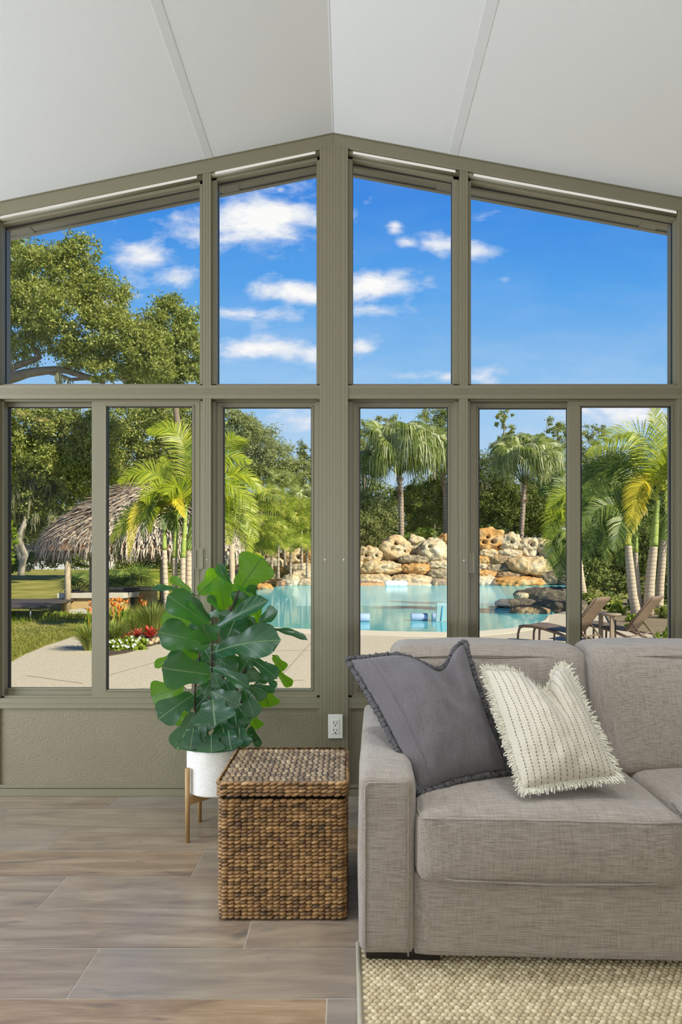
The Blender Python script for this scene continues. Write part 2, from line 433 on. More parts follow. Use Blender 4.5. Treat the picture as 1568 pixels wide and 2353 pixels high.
def m_fig(name, t0, t1, r0, r1, fac):
    t = NT(name); uv = t.coord('UV'); sp = t.n('ShaderNodeSeparateXYZ', None, Vector=uv)
    au = t.math('ABSOLUTE', t.math('SUBTRACT', sp.outputs[0], 0.5))
    mid = t.ramp(au, [(0.0, 1.0), (0.010, 1.0), (0.022, 0.0)])
    q = t.math('FRACT', t.math('SUBTRACT', t.math('MULTIPLY', sp.outputs[1], 6.5), t.math('MULTIPLY', au, 4.2)))
    lat = t.math('MULTIPLY', t.ramp(q, [(0.0, 1.0), (0.03, 1.0), (0.075, 0.0)]), 0.55)
    vein = t.math('MAXIMUM', mid, lat)
    co = t.coord(); n = t.noise(co, 14.0, 4)
    oi = t.n('ShaderNodeObjectInfo').outputs['Random']
    top = t.mix(n, t0, t1)
    top = t.mix(t.math('MULTIPLY', vein, 0.65), top, (0.20, 0.30, 0.11))
    tr = t.mix(n, r0, r1)
    tr = t.mix(t.math('MULTIPLY', vein, 0.75), tr, (0.05, 0.14, 0.01))
    h = t.math('ADD', t.math('MULTIPLY', vein, -1.0), t.math('MULTIPLY', q, 0.4))
    bp = t.bump(h, 0.35, 0.004)
    a = t.bsdf(Base_Color=top, Roughness=0.30, Specular_IOR_Level=0.6, Normal=bp)
    b = t.n('ShaderNodeBsdfTranslucent', None, Color=tr)
    mx = t.n('ShaderNodeMixShader', None, i0=fac); t.set(mx.inputs[1], a); t.set(mx.inputs[2], b)
    return t.out(mx)
M_FIG = m_fig('fiddle_leaf', (0.009, 0.047, 0.024), (0.018, 0.078, 0.040), (0.10, 0.42, 0.012), (0.22, 0.60, 0.02), 0.34)
M_FIG_BACKLIT = m_fig('young_fiddle_leaf', (0.03, 0.13, 0.018), (0.05, 0.17, 0.025), (0.38, 0.86, 0.012), (0.55, 0.95, 0.02), 0.74)  # brighter, more translucent copy with the backlight glow put into its colour

def m_leaf(name, stops, trans=0.35, rough=0.5, tint=(1.25, 1.3, 0.6)):
    """outdoor leaves: colour varies from leaf to leaf, light passes through"""
    t = NT(name); c = t.ramp(t.island(), stops)
    a = t.bsdf(Base_Color=c, Roughness=rough, Specular_IOR_Level=0.35)
    b = t.n('ShaderNodeBsdfTranslucent', None, Color=t.mix(1.0, c, tint, 'MULTIPLY'))
    mx = t.n('ShaderNodeMixShader', None, i0=trans); t.set(mx.inputs[1], a); t.set(mx.inputs[2], b)
    return t.out(mx)
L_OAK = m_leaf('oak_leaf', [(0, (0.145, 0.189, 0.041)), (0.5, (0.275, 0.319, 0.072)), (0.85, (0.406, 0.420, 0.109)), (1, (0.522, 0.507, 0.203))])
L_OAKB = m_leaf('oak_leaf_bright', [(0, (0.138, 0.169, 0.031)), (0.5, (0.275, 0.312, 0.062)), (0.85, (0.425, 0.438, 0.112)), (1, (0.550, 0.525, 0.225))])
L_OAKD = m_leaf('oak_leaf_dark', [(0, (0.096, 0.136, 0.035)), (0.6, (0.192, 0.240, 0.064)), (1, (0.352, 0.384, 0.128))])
L_GREY = m_leaf('grey_green_leaf', [(0, (0.168, 0.204, 0.072)), (0.6, (0.324, 0.360, 0.132)), (1, (0.504, 0.504, 0.240))])
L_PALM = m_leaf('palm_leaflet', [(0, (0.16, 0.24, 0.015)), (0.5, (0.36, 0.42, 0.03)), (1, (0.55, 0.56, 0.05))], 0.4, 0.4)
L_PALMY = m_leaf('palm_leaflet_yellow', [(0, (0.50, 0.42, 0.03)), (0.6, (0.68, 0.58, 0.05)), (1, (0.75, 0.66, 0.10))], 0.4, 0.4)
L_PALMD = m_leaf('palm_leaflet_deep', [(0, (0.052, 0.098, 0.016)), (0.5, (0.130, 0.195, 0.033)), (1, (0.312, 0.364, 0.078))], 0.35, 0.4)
L_FAN = m_leaf('fan_palm_blade', [(0, (0.12, 0.17, 0.03)), (0.45, (0.25, 0.30, 0.07)), (0.8, (0.42, 0.46, 0.15)), (1, (0.66, 0.68, 0.45))], 0.35, 0.35)
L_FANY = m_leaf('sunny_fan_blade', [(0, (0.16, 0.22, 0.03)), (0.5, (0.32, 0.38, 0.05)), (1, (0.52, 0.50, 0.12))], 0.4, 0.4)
L_SAW = m_leaf('palmetto_blade', [(0, (0.045, 0.090, 0.022)), (0.6, (0.135, 0.210, 0.045)), (1, (0.390, 0.450, 0.120))], 0.35, 0.4)
L_GRASS = m_leaf('ornamental_grass_blade', [(0, (0.120, 0.180, 0.036)), (0.5, (0.264, 0.324, 0.072)), (1, (0.480, 0.480, 0.156))], 0.4)
L_LAWN = m_leaf('lawn_blade', [(0, (0.16, 0.19, 0.03)), (0.6, (0.30, 0.30, 0.06)), (1, (0.42, 0.38, 0.12))], 0.4)
L_BRIGHT = m_leaf('bright_leaf', [(0, (0.14, 0.22, 0.02)), (0.6, (0.28, 0.38, 0.04)), (1, (0.42, 0.48, 0.08))], 0.4)
L_RED = m_leaf('bromeliad_leaf', [(0, (0.35, 0.03, 0.03)), (0.5, (0.62, 0.09, 0.06)), (1, (0.75, 0.22, 0.12))], 0.3, 0.35, (1.2, 0.8, 0.6))
L_ORANGE = m_plain('orange_bract', (0.80, 0.22, 0.03), 0.5, var=0.3, scale=20)
L_WHITE = m_plain('white_petal', (0.85, 0.86, 0.85), 0.6, var=0.02)
L_MOSS = m_leaf('spanish_moss', [(0, (0.20, 0.20, 0.10)), (1, (0.38, 0.37, 0.22))], 0.4, 0.9, (1, 1, 1))
M_OAKBARK = m_plain('oak_bark', (0.20, 0.16, 0.115), 0.95, var=0.5, scale=3, bump=1.0, bscale=9)
M_PALEBARK = m_plain('pale_bark', (0.36, 0.32, 0.26), 0.95, var=0.4, scale=4, bump=0.8, bscale=10)

def m_ring(name, a, b, rings, rough=0.8):
    t = NT(name); co = t.coord(); sp = t.n('ShaderNodeSeparateXYZ', None, Vector=co)
    z = t.math('ADD', t.math('MULTIPLY', sp.outputs[2], rings), t.math('MULTIPLY', t.noise(co, 4.0, 2), 0.5))
    f = t.ramp(t.math('FRACT', z), [(0.0, 0.0), (0.10, 0.15), (0.22, 1.0), (0.9, 1.0), (1.0, 0.2)])
    n = t.noise(co, 9.0, 4)
    c = t.mix(f, a, t.mix(n, b, tuple(q * 0.78 for q in b)))
    return t.out(t.bsdf(Base_Color=c, Roughness=rough, Normal=t.bump(f, 0.5, 0.02)))
M_PTRUNK = m_ring('ringed_palm_trunk', (0.46, 0.34, 0.22), (0.58, 0.49, 0.36), 9.0)
M_FTRUNK = m_ring('fan_palm_trunk', (0.16, 0.12, 0.09), (0.40, 0.31, 0.23), 3.2)
M_SHAFT = m_ring('green_crownshaft', (0.30, 0.34, 0.05), (0.36, 0.46, 0.10), 3.0, 0.35)
M_BOOT = m_island('palm_boot', [(0, (0.16, 0.09, 0.05)), (0.6, (0.32, 0.19, 0.11)), (1, (0.45, 0.30, 0.18))], 0.9)
M_THATCH = m_island('dry_palm_thatch', [(0, (0.230, 0.184, 0.138)), (0.35, (0.437, 0.368, 0.287)), (0.75, (0.632, 0.552, 0.448)), (1, (0.759, 0.598, 0.437))], 0.9, 0.2)
M_POST = m_plain('peeled_log', (0.45, 0.36, 0.24), 0.8, var=0.3, scale=5, bump=0.5, bscale=20)

def m_rock(name, lo, mid, hi, dark=(0.14, 0.12, 0.09), amt=0.5):
    t = NT(name); co = t.coord('Object')
    n = t.noise(co, 0.55, 8, 0.66, 0.6); n2 = t.noise(co, 2.6, 6, 0.65); n3 = t.noise(t.scale(co, (0.7, 0.7, 1.6)), 1.1, 5, 0.6)
    c = t.ramp(n, [(0.32, lo), (0.50, mid), (0.66, hi)])
    c = t.mix(t.math('MULTIPLY', t.ramp(n3, [(0.52, 0.0), (0.68, 1.0)]), amt), c, dark)
    c = t.mix(0.45, c, t.ramp(n2, [(0.3, 0.35), (0.7, 1.25)]), 'MULTIPLY')
    h = t.math('ADD', n2, n)
    return t.out(t.bsdf(Base_Color=c, Roughness=0.9, Specular_IOR_Level=0.2, Normal=t.bump(h, 0.9, 0.25)))
R_TAN = m_rock('tan_limestone', (0.56, 0.34, 0.14), (0.70, 0.53, 0.30), (0.78, 0.67, 0.47))
R_ORANGE = m_rock('orange_limestone', (0.60, 0.26, 0.06), (0.68, 0.38, 0.13), (0.74, 0.56, 0.32), amt=0.35)
R_PALE = m_rock('pale_limestone', (0.62, 0.46, 0.24), (0.72, 0.60, 0.40), (0.80, 0.73, 0.56), amt=0.35)
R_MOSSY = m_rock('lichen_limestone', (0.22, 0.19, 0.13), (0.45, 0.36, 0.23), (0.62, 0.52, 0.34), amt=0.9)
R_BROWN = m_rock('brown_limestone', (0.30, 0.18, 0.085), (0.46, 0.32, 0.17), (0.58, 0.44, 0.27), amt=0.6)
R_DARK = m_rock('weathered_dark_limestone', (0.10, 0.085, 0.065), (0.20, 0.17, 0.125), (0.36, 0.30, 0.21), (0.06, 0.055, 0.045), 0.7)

def m_water():
    t = NT('pool_water'); co = t.coord()
    n = t.noise(t.scale(co, (0.45, 1.6, 1)), 2.2, 4, 0.6, 0.4); n2 = t.noise(t.scale(co, (0.16, 0.6, 1)), 1.3, 3)
    nb = t.bump(t.math('ADD', n, t.math('MULTIPLY', n2, 1.5)), 0.045, 0.06)
    big = t.noise(t.scale(co, (0.3, 0.12, 1)), 0.8, 3)
    c = t.mix(big, (0.08, 0.46, 0.54), (0.20, 0.60, 0.60))
    a = t.n('ShaderNodeBsdfDiffuse', None, Color=c)
    g = t.n('ShaderNodeBsdfGlossy', None, Color=(0.92, 0.97, 1.0), Roughness=0.05, Normal=nb)
    mx = t.n('ShaderNodeMixShader', None, i0=0.5); t.set(mx.inputs[1], a); t.set(mx.inputs[2], g)
    return t.out(mx)
M_WATER = m_water()

def m_deck():
    t = NT('aggregate_deck'); co = t.coord()
    n = t.noise(co, 55.0, 3, 0.7); n2 = t.noise(co, 0.7, 4)
    c = t.ramp(n, [(0.3, (0.34, 0.28, 0.18)), (0.5, (0.58, 0.51, 0.37)), (0.7, (0.74, 0.68, 0.54))])
    c = t.mix(t.math('MULTIPLY', n2, 0.3), c, (0.50, 0.44, 0.33))
    return t.out(t.bsdf(Base_Color=c, Roughness=0.85, Normal=t.bump(n, 0.3, 0.005)))
M_DECK = m_deck()
M_COPING = m_plain('smooth_coping', (0.70, 0.63, 0.48), 0.8, var=0.06)
M_JOINT = m_plain('control_joint_line', (0.34, 0.29, 0.21), 0.9)

def m_lawn():
    t = NT('lawn'); co = t.coord()
    n = t.noise(co, 0.55, 5, 0.6); n2 = t.noise(co, 14.0, 4, 0.7)
    c = t.ramp(n, [(0.3, (0.17, 0.18, 0.035)), (0.52, (0.36, 0.34, 0.075)), (0.72, (0.52, 0.44, 0.15))])
    c = t.mix(0.55, c, t.ramp(n2, [(0.3, 0.35), (0.7, 1.3)]), 'MULTIPLY')
    return t.out(t.bsdf(Base_Color=c, Roughness=0.95, Specular_IOR_Level=0.1, Normal=t.bump(n2, 0.8, 0.05)))
M_LAWN = m_lawn()
M_DIRT = m_plain('tan_bed_soil', (0.24, 0.185, 0.11), 0.95, var=0.5, scale=6, bump=0.8, bscale=15)
M_MULCH = m_plain('planting_soil', (0.085, 0.06, 0.04), 0.95, var=0.5, scale=8, bump=0.8, bscale=15)

def m_resin():
    t = NT('brown_resin_wicker'); co = t.coord()
    b = t.n('ShaderNodeTexBrick', dict(offset=0.5), Vector=t.scale(t.coord('UV'), (1, 1, 1)), Color1=(0.34, 0.24, 0.165, 1), Color2=(0.25, 0.175, 0.12, 1), Mortar=(0.05, 0.035, 0.025, 1), Scale=1.0, Mortar_Size=0.12, Brick_Width=1.4, Row_Height=0.7)
    return t.out(t.bsdf(Base_Color=b.outputs[0], Roughness=0.45, Normal=t.bump(b.outputs['Fac'], -0.6, 0.01)))
M_RESIN = m_resin()
M_RESINF = m_plain('brown_resin_frame', (0.17, 0.118, 0.08), 0.5, var=0.35, scale=90, bump=0.6, bscale=120)
M_TABLE = m_plain('weathered_brown_table', (0.30, 0.235, 0.17), 0.7, var=0.3, scale=8)
M_STONEBASE = m_plain('tan_stucco', (0.52, 0.37, 0.17), 0.85, var=0.2, scale=5)
M_SLABTOP = m_plain('pale_stone_slab', (0.56, 0.52, 0.42), 0.7, var=0.1, scale=4)
M_MESHBED = m_plain('dark_mesh', (0.075, 0.065, 0.06), 0.7, var=0.2, scale=4)
M_BLACKIRON = m_plain('black_iron', (0.03, 0.03, 0.032), 0.5)
M_FARWALL = m_plain('far_white_siding', (0.55, 0.55, 0.55), 0.8)
M_FARFENCE = m_plain('far_rail_wood', (0.20, 0.13, 0.075), 0.9)
M_LEDGE = m_plain('pale_blue_resin', (0.36, 0.47, 0.66), 0.35, var=0.04)
M_LEDGEP = m_plain('translucent_aqua_panel', (0.26, 0.42, 0.42), 0.3, var=0.04)
M_FLOAT = m_plain('white_vinyl_cushion', (0.85, 0.86, 0.84), 0.4, var=0.02)
# ------------------------------------------------------------------ room shell
Y0 = 2.929; ROOM_L, ROOM_R, ROOM_B = -3.45, 3.3, -4.4
XP, ZP, SL, SR = -0.071, 3.176, 0.206, 0.185
def ceil_z(x): return ZP - (SL * (XP - x) if x < XP else SR * (x - XP))
def WX(px, Y=Y0): return (px - CX) / F * Y
def WZ(py, Y=Y0): return CAMZ - (py - CY) / F * Y
def pxbox(mb, x0, y0, x1, y1, Yf, depth):
    """a box whose front face sits at depth Yf, given by the frame lines read off at that depth"""
    mb.box(WX(x0, Yf), WX(x1, Yf), Yf, Yf + depth, WZ(y1, Yf), WZ(y0, Yf)); return mb

# floor of wood-look tiles
rowY = [Y0 + 0.02, 2.769]
while rowY[-1] > ROOM_B: rowY.append(rowY[-1] - 0.2045)
joint = [-1.10, -1.537, -1.168, -0.556, -0.995, -0.2986, -0.713, -0.053]
fm = MB(); pid = []
for r in range(len(rowY) - 1):
    ya, yb = rowY[r + 1] + 0.0016, rowY[r] - 0.0016
    j0 = joint[r] if r < len(joint) else random.uniform(-1, 0)
    x = j0 - 1.165 * math.ceil((j0 - ROOM_L) / 1.165)
    while x < ROOM_R:
        a, b = max(x + 0.0016, ROOM_L), min(x + 1.165 - 0.0016, ROOM_R)
        if b > a + 0.01:
            fm.add([(a, ya, 0), (b, ya, 0), (b, yb, 0), (a, yb, 0)], [(0, 1, 2, 3)]); pid += [random.random()] * 4
        x += 1.165
fo = build('floor', fm, M_FLOOR); struct(fo, 'wood look tile floor')
at_ = fo.data.attributes.new('plank', 'FLOAT', 'POINT'); at_.data.foreach_set('value', pid)
gm = MB(); gm.box(ROOM_L, ROOM_R, ROOM_B, Y0 + 0.1, -0.24, -0.0012)
struct(build('floor_grout', gm, M_GROUT, fo), None); bpy.data.objects['floor_grout']['kind'] = 'structure'

# ceiling: two pitches with a strip along each seam
cm = MB()
T = 0.10
for (xa, xb) in ((ROOM_L - 0.6, XP), (XP, ROOM_R + 0.6)):
    cm.prism([(xa, ceil_z(xa)), (xb, ceil_z(xb)), (xb, ceil_z(xb) + T), (xa, ceil_z(xa) + T)], ROOM_B - 0.1, Y0 + 0.02)
struct(build('ceiling', cm, M_CEIL))
def seam(name, xc, w):
    m = MB(); a, b = xc - w / 2, xc + w / 2
    m.prism([(a, ceil_z(a) - 0.0015), (b, ceil_z(b) - 0.0015), (b, ceil_z(b) + 0.002), (a, ceil_z(a) + 0.002)], ROOM_B, Y0 - 0.005)
    return struct(build(name, m, M_BATTEN))
seam('trim_1', -0.665, 0.036); seam('trim_2', 0.503, 0.042)
m = MB(); m.prism([(XP - .004, ceil_z(XP - .004) - .0006), (XP, ZP - .002), (XP + .004, ceil_z(XP + .004) - .0006), (XP + .004, ceil_z(XP + .004) + .001), (XP - .004, ceil_z(XP - .004) + .001)], ROOM_B, Y0 - .005)
struct(build('trim_3', m, M_BATTEN))

# side and back walls (behind and beside the viewer) with an assumed, unglazed left opening for the added fill
def wallbox(name, boxes, mat):
    m = MB()
    for b in boxes: m.box(*b)
    return struct(build(name, m, mat))
zl = ceil_z(ROOM_L) + 0.05; zr = ceil_z(ROOM_R) + 0.05
wallbox('wall_left', [(ROOM_L - .1, ROOM_L, ROOM_B, Y0, -.3, .35), (ROOM_L - .1, ROOM_L, ROOM_B, Y0, 2.35, zl), (ROOM_L - .1, ROOM_L, 2.5, Y0, .35, 2.35), (ROOM_L - .1, ROOM_L, ROOM_B, -1.7, .35, 2.35)], M_PLASTER)
wallbox('wall_right', [(ROOM_R, ROOM_R + .1, ROOM_B, Y0, -.3, zr)], M_PLASTER)
m = MB(); m.prism([(ROOM_L - .1, -.3), (ROOM_R + .1, -.3), (ROOM_R + .1, zr), (XP, ZP + .06), (ROOM_L - .1, zl)], ROOM_B - .1, ROOM_B)
struct(build('wall_back', m, M_PLASTER))

# ------------------------------------------------------------------ front window wall
def header(name, sgn):
    """raked beam under one pitch"""
    xa, xb = (ROOM_L, XP) if sgn < 0 else (XP, ROOM_R)
    h = 0.060
    m = MB()
    m.prism([(xa, ceil_z(xa) - h), (xb, ceil_z(xb) - h - .004), (xb, ceil_z(xb)), (xa, ceil_z(xa))], Y0 - 0.012, Y0 + 0.09)
    h2 = 0.004
    m.prism([(xa, ceil_z(xa) - h2), (xb, ceil_z(xb) - h2), (xb, ceil_z(xb)), (xa, ceil_z(xa))], Y0 - 0.018, Y0 - 0.012)
    return struct(build(name, m, M_FRAME, bevel=0.002))
header('trim_4', -1); header('trim_5', 1)

def screws(parent, pts):
    for (px, py, Y) in pts:
        m = MB(); c = Vector((WX(px, Y), Y - 0.0005, WZ(py, Y)))
        m.tube([c, c - Vector((0, .002, 0))], 0.0042, 10)
        m.tube([c - Vector((0, .002, 0)), c - Vector((0, .0026, 0))], 0.0018, 6)
        build('screw', m, M_SCREW, parent)

# centre post with its ribs
YP = Y0 - 0.014
m = MB()
for (a, b) in ((735, 741), (741.6, 751), (751.8, 758), (758.3, 765), (765.3, 772), (772.3, 778), (778.3, 783.5), (784.4, 793.5), (794.1, 800)):
    m.box(WX(a, YP), WX(b, YP), YP, YP + .11, 0.0, ceil_z(WX((a + b) / 2, YP)) - 0.055)
m.box(WX(735.5, YP), WX(799.5, YP), YP + .0012, YP + .11, 0.0, ZP - .075)
post = struct(build('trim_6', m, M_FRAME, bevel=0.0008), 'greige ribbed centre post of the window wall')
screws(post, [(747, 1286, YP), (790, 1286, YP)])
ztop = lambda x: ceil_z(x) - 0.05
def mull(name, a, b, zbot, Yf=Y0 - 0.008, dep=.10):
    m = MB(); xa, xb = WX(a, Yf), WX(b, Yf); w = (xb - xa) / 3
    for k in range(3): m.box(xa + k * w + (.0006 if k else 0), xa + (k + 1) * w, Yf, Yf + dep, zbot, ztop(xa + k * w))
    m.box(xa + .001, xb - .001, Yf + .002, Yf + dep, zbot, ztop(xb if xb < XP else xa) - .012)
    return struct(build(name, m, M_FRAME, bevel=0.0008))
mull('trim_7', 466, 485, WZ(1606)); mull('trim_8', 1057, 1076, WZ(1606))
screws(bpy.data.objects['trim_7'], [(475, 1286, Y0 - .008)]); screws(bpy.data.objects['trim_8'], [(1066, 1288, Y0 - .008)])
# posts at the picture's left and right edges
mull('trim_9', -16, -2, 0.0); mull('trim_10', 1559, 1576, 0.0)
# transom rail: two lengths either side of the centre post
def rail(name, x0, x1, lines, Yf, dep):
    m = MB()
    for (a, b) in lines: pxbox(m, x0, a, x1, b, Yf, dep)
    pxbox(m, x0, lines[0][0] + 1, x1, lines[-1][1] - 1, Yf + .002, dep)
    return struct(build(name, m, M_FRAME, bevel=0.0006))
RL = [(885, 893), (893.5, 897), (897.5, 901), (901.5, 905), (905.5, 916)]
rail('trim_11', -220, 735, RL, Y0 - .010, .10); rail('trim_12', 800, 1800, RL, Y0 - .010, .10)
SLN = [(1605, 1617), (1617.6, 1628)]
rail('trim_13', -220, 735, SLN, Y0 - .006, .10); rail('trim_14', 800, 1800, SLN, Y0 - .006, .10)

# textured panel under the sill, trims, baseboards
m = MB(); m.box(ROOM_L, WX(737), Y0 + .004, Y0 + .10, -.3, WZ(1625)); m.box(WX(798), ROOM_R, Y0 + .004, Y0 + .10, -.3, WZ(1625))
struct(build('wall_front', m, M_PLASTER))
m = MB(); pxbox(m, 729, 1628, 735, 1803, Y0 - .002, .02); struct(build('trim_15', m, M_FRAME))
m = MB(); pxbox(m, 800, 1628, 806, 1803, Y0 - .002, .02); struct(build('trim_16', m, M_FRAME))
def base(name, xa, xb):
    m = MB(); z2 = WZ(1803)
    m.box(xa, xb, Y0 - .010, Y0 + .02, 0.0005, z2 - .018); m.box(xa, xb, Y0 - .004, Y0 + .02, z2 - .018, z2 - .012); m.box(xa, xb, Y0 - .012, Y0 + .02, z2 - .012, z2 - .005); m.box(xa, xb, Y0 - .007, Y0 + .02, z2 - .005, z2)
    return struct(build(name, m, M_FRAME, bevel=0.001))
base('baseboard_left', ROOM_L, WX(735)); base('baseboard_right', WX(800), ROOM_R)

# ---- upper fixed windows
YG = Y0 + 0.045
def rake_window(idx, gx0, gx1, fx0, fx1, gy_bot=882):
    """trapezoid light: side beads, bottom bead, raked top rail with a pale strip above it, glass"""
    root = thing('window_%d' % idx, None, None, (0, 0, 0)); root['kind'] = 'structure'
    del root['label']; del root['category']
    Yf = Y0 + .012
    xa, xb = WX(fx0, Yf), WX(fx1, Yf); ga, gb = WX(gx0, Yf), WX(gx1, Yf); zb = WZ(gy_bot, Yf); zf = WZ(888, Yf)
    TOP = 0.100                                    # glass edge under the ceiling line
    m = MB()
    zt = lambda x, off: ceil_z(x) - off
    m.prism([(xa, zf), (ga, zf), (ga, zt(ga, .05)), (xa, zt(xa, .05))], Yf, Yf + .06)
    m.prism([(gb, zf), (xb, zf), (xb, zt(xb, .05)), (gb, zt(gb, .05))], Yf, Yf + .06)
    m.box(xa, xb, Yf, Yf + .06, zf, zb)
    m.prism([(xa, zt(xa, TOP - .006)), (xb, zt(xb, TOP - .001)), (xb, zt(xb, .076)), (xa, zt(xa, .076))], Yf, Yf + .06)
    m.prism([(xa, zt(xa, .084)), (xb, zt(xb, .084)), (xb, zt(xb, .050)), (xa, zt(xa, .050))], Y0 + .034, Y0 + .07)
    build('frame', m, M_FRAME, root, bevel=0.002)
    bd = MB(); yb_ = Y0 + .006                      # rounded bead under the header, an emissive strip set in its upper half
    bd.tube([(xa - .004, yb_, zt(xa - .004, .0725)), (xb + .004, yb_, zt(xb + .004, .0725))], .013, 16)
    build('bead', bd, M_FRAME, root, True)
    s = MB(); xa2, xb2 = xa + .024, xb - .024
    s.add([(x, yb_ - .0132 * math.sin(q) - .0004, zt(x, .0725 - .0132 * math.cos(q))) for x in (xa2, xb2) for q in (.75, 1.15, 1.55, 1.95)], [(0, 1, 5, 4), (1, 2, 6, 5), (2, 3, 7, 6)])
    build('light_strip', s, M_BEAD, root, label='white light strip')
    k = MB(); e = .0022; yk = YG - .006
    k.prism([(ga, zb), (ga + e, zb), (ga + e, zt(ga + e, TOP)), (ga, zt(ga, TOP))], yk, YG + .002)
    k.prism([(gb - e, zb), (gb, zb), (gb, zt(gb, TOP)), (gb - e, zt(gb - e, TOP))], yk, YG + .002)
    k.box(ga, gb, yk, YG + .002, zb, zb + e)
    k.prism([(ga, zt(ga, TOP)), (gb, zt(gb, TOP)), (gb, zt(gb, TOP - .003)), (ga, zt(ga, TOP - .003))], yk, YG + .002)
    build('gasket', k, M_GASKET, root, label='black gasket')
    g = MB(); g.prism([(ga, zb), (gb, zb), (gb, zt(gb, TOP)), (ga, zt(ga, TOP))], YG, YG + .001)
    g2 = MB(); g2.v = g.v[:4]; g2.f = [(0, 1, 2, 3)]
    build('glass', g2, M_GLASS, root)
    return root
rake_window(1, 5, 459, -6, 466); rake_window(2, 499, 728, 485, 737); rake_window(3, 811, 1041, 800, 1057); rake_window(4, 1083, 1552, 1076, 1562)

# ---- lower sliding windows
def slider(idx, frame, sashes, latch=None, rec=.028):
    """frame: (x0,y0,x1,y1, left, right, top, bottom widths); sash: (x0,y0,x1,y1, gx0,gy0,gx1,gy1, Y)"""
    root = bpy.data.objects.new('window_%d' % idx, None); COL.objects.link(root); root['kind'] = 'structure'
    x0, y0, x1, y1, wl, wr, wt, wb = frame
    Yf = Y0 + rec; o_ = 9
    m = MB()
    pxbox(m, x0 - o_, y0 - o_, x0 + wl, y1 + o_, Yf, .08 - rec); pxbox(m, x1 - wr, y0 - o_, x1 + o_, y1 + o_, Yf, .08 - rec)
    pxbox(m, x0, y0 - o_, x1, y0 + wt, Yf, .08 - rec); pxbox(m, x0, y1 - wb, x1, y1 + o_, Yf, .08 - rec)
    if wl > 6: pxbox(m, x0 + wl * .45, y0 + wt, x0 + wl + 3, y1 - wb, Yf + .012, .068 - rec)
    if wr > 6: pxbox(m, x1 - wr - 3, y0 + wt, x1 - wr * .45, y1 - wb, Yf + .012, .068 - rec)
    build('frame', m, M_FRAME, root, bevel=0.0015)
    for (a, b, c, d, ga, gb, gc, gd, Ys) in sashes:
        s = MB(); dep = .026
        pxbox(s, a, b, ga, d, Ys, dep); pxbox(s, gc, b, c, d, Ys, dep); pxbox(s, ga - 1, b, gc + 1, gb, Ys, dep); pxbox(s, ga - 1, gd, gc + 1, d, Ys, dep)
        # raised lip nearest the glass
        pxbox(s, ga - 4, gb - 4, ga - 1.5, gd + 4, Ys - .004, .01); pxbox(s, gc + 1.5, gb - 4, gc + 4, gd + 4, Ys - .004, .01)
        pxbox(s, ga - 4, gb - 4, gc + 4, gb - 1.5, Ys - .004, .01); pxbox(s, ga - 4, gd + 1.5, gc + 4, gd + 4, Ys - .004, .01)
        so = build('sash', s, M_FRAME, root, bevel=0.0012)
        k = MB(); e = 2.0
        pxbox(k, ga - .5, gb, ga + e + .6, gd, Ys + .0005, .016); pxbox(k, gc - 1.2, gb, gc + .5, gd, Ys + .0005, .016); pxbox(k, ga, gb - .5, gc, gb + 1.3, Ys + .0005, .016)
        build('gasket', k, M_GASKET, so, label='black gasket')
        g = MB(); Yg = Ys + .014
        g.add([(WX(ga - 2, Yg), Yg, WZ(gd + 2, Yg)), (WX(gc + 2, Yg), Yg, WZ(gd + 2, Yg)), (WX(gc + 2, Yg), Yg, WZ(gb - 2, Yg)), (WX(ga - 2, Yg), Yg, WZ(gb - 2, Yg))], [(0, 1, 2, 3)])
        build('glass', g, M_GLASS, so)
    if latch:
        a, b, c, d, Yl = latch; l = MB()
        pxbox(l, a, b, c, d, Yl, .014); pxbox(l, c - 5, b + 1, c, d - 1, Yl - .008, .02); pxbox(l, a, b + 3, a + 3, d - 3, Yl - .006, .02)
        build('latch', l, M_FRAME, root, bevel=0.001)
    return root
slider(5, (-6, 915, 467, 1606, 15, 7, 7, 7),
       [(9, 921, 232, 1600, 19, 935, 212, 1581, Y0 + .052), (211, 916, 459, 1603, 245, 934, 442, 1585, Y0 + .018)], (447, 1260, 467, 1308, Y0 - .006), rec=.014)
slider(6, (485, 915, 738, 1606, 11, 10, 8, 9), [(496, 923, 727, 1597, 513, 936, 716, 1583, Y0 + .046)])
slider(7, (801, 915, 1057, 1606, 9, 11, 8, 9), [(810, 923, 1046, 1597, 826, 936, 1030, 1583, Y0 + .046)])
slider(8, (1076, 915, 1561, 1606, 5, 7, 7, 7),
       [(1081, 922, 1330, 1600, 1100, 938, 1305, 1582, Y0 + .048), (1307, 916, 1556, 1603, 1335, 934, 1543, 1585, Y0 + .018)], (1076, 1271, 1091, 1318, Y0 + .006), rec=.014)

# eave outside: soffit and fascia over each pitch
def eave(name, sgn):
    xa, xb = (ROOM_L - .6, XP) if sgn < 0 else (XP, ROOM_R + .6)
    zs = lambda x: ceil_z(x) + .026
    m = MB()
    m.prism([(xa, zs(xa)), (xb, zs(xb)), (xb, zs(xb) + .02), (xa, zs(xa) + .02)], Y0 + .085, 3.222)
    m.prism([(xa, zs(xa) - .006), (xb, zs(xb) - .006), (xb, zs(xb) + .15), (xa, zs(xa) + .15)], 3.229, 3.25)
    o = struct(build(name, m, M_SOFFIT)); return o
eave('trim_17', -1); eave('trim_18', 1)
m = MB()
for (xa, xb) in ((ROOM_L - .7, XP), (XP, ROOM_R + .7)):
    m.prism([(xa, ceil_z(xa) + T), (xb, ceil_z(xb) + T), (xb, ceil_z(xb) + T + .08), (xa, ceil_z(xa) + T + .08)], ROOM_B - .4, 3.25)
struct(build('roof', m, M_SOFFIT))
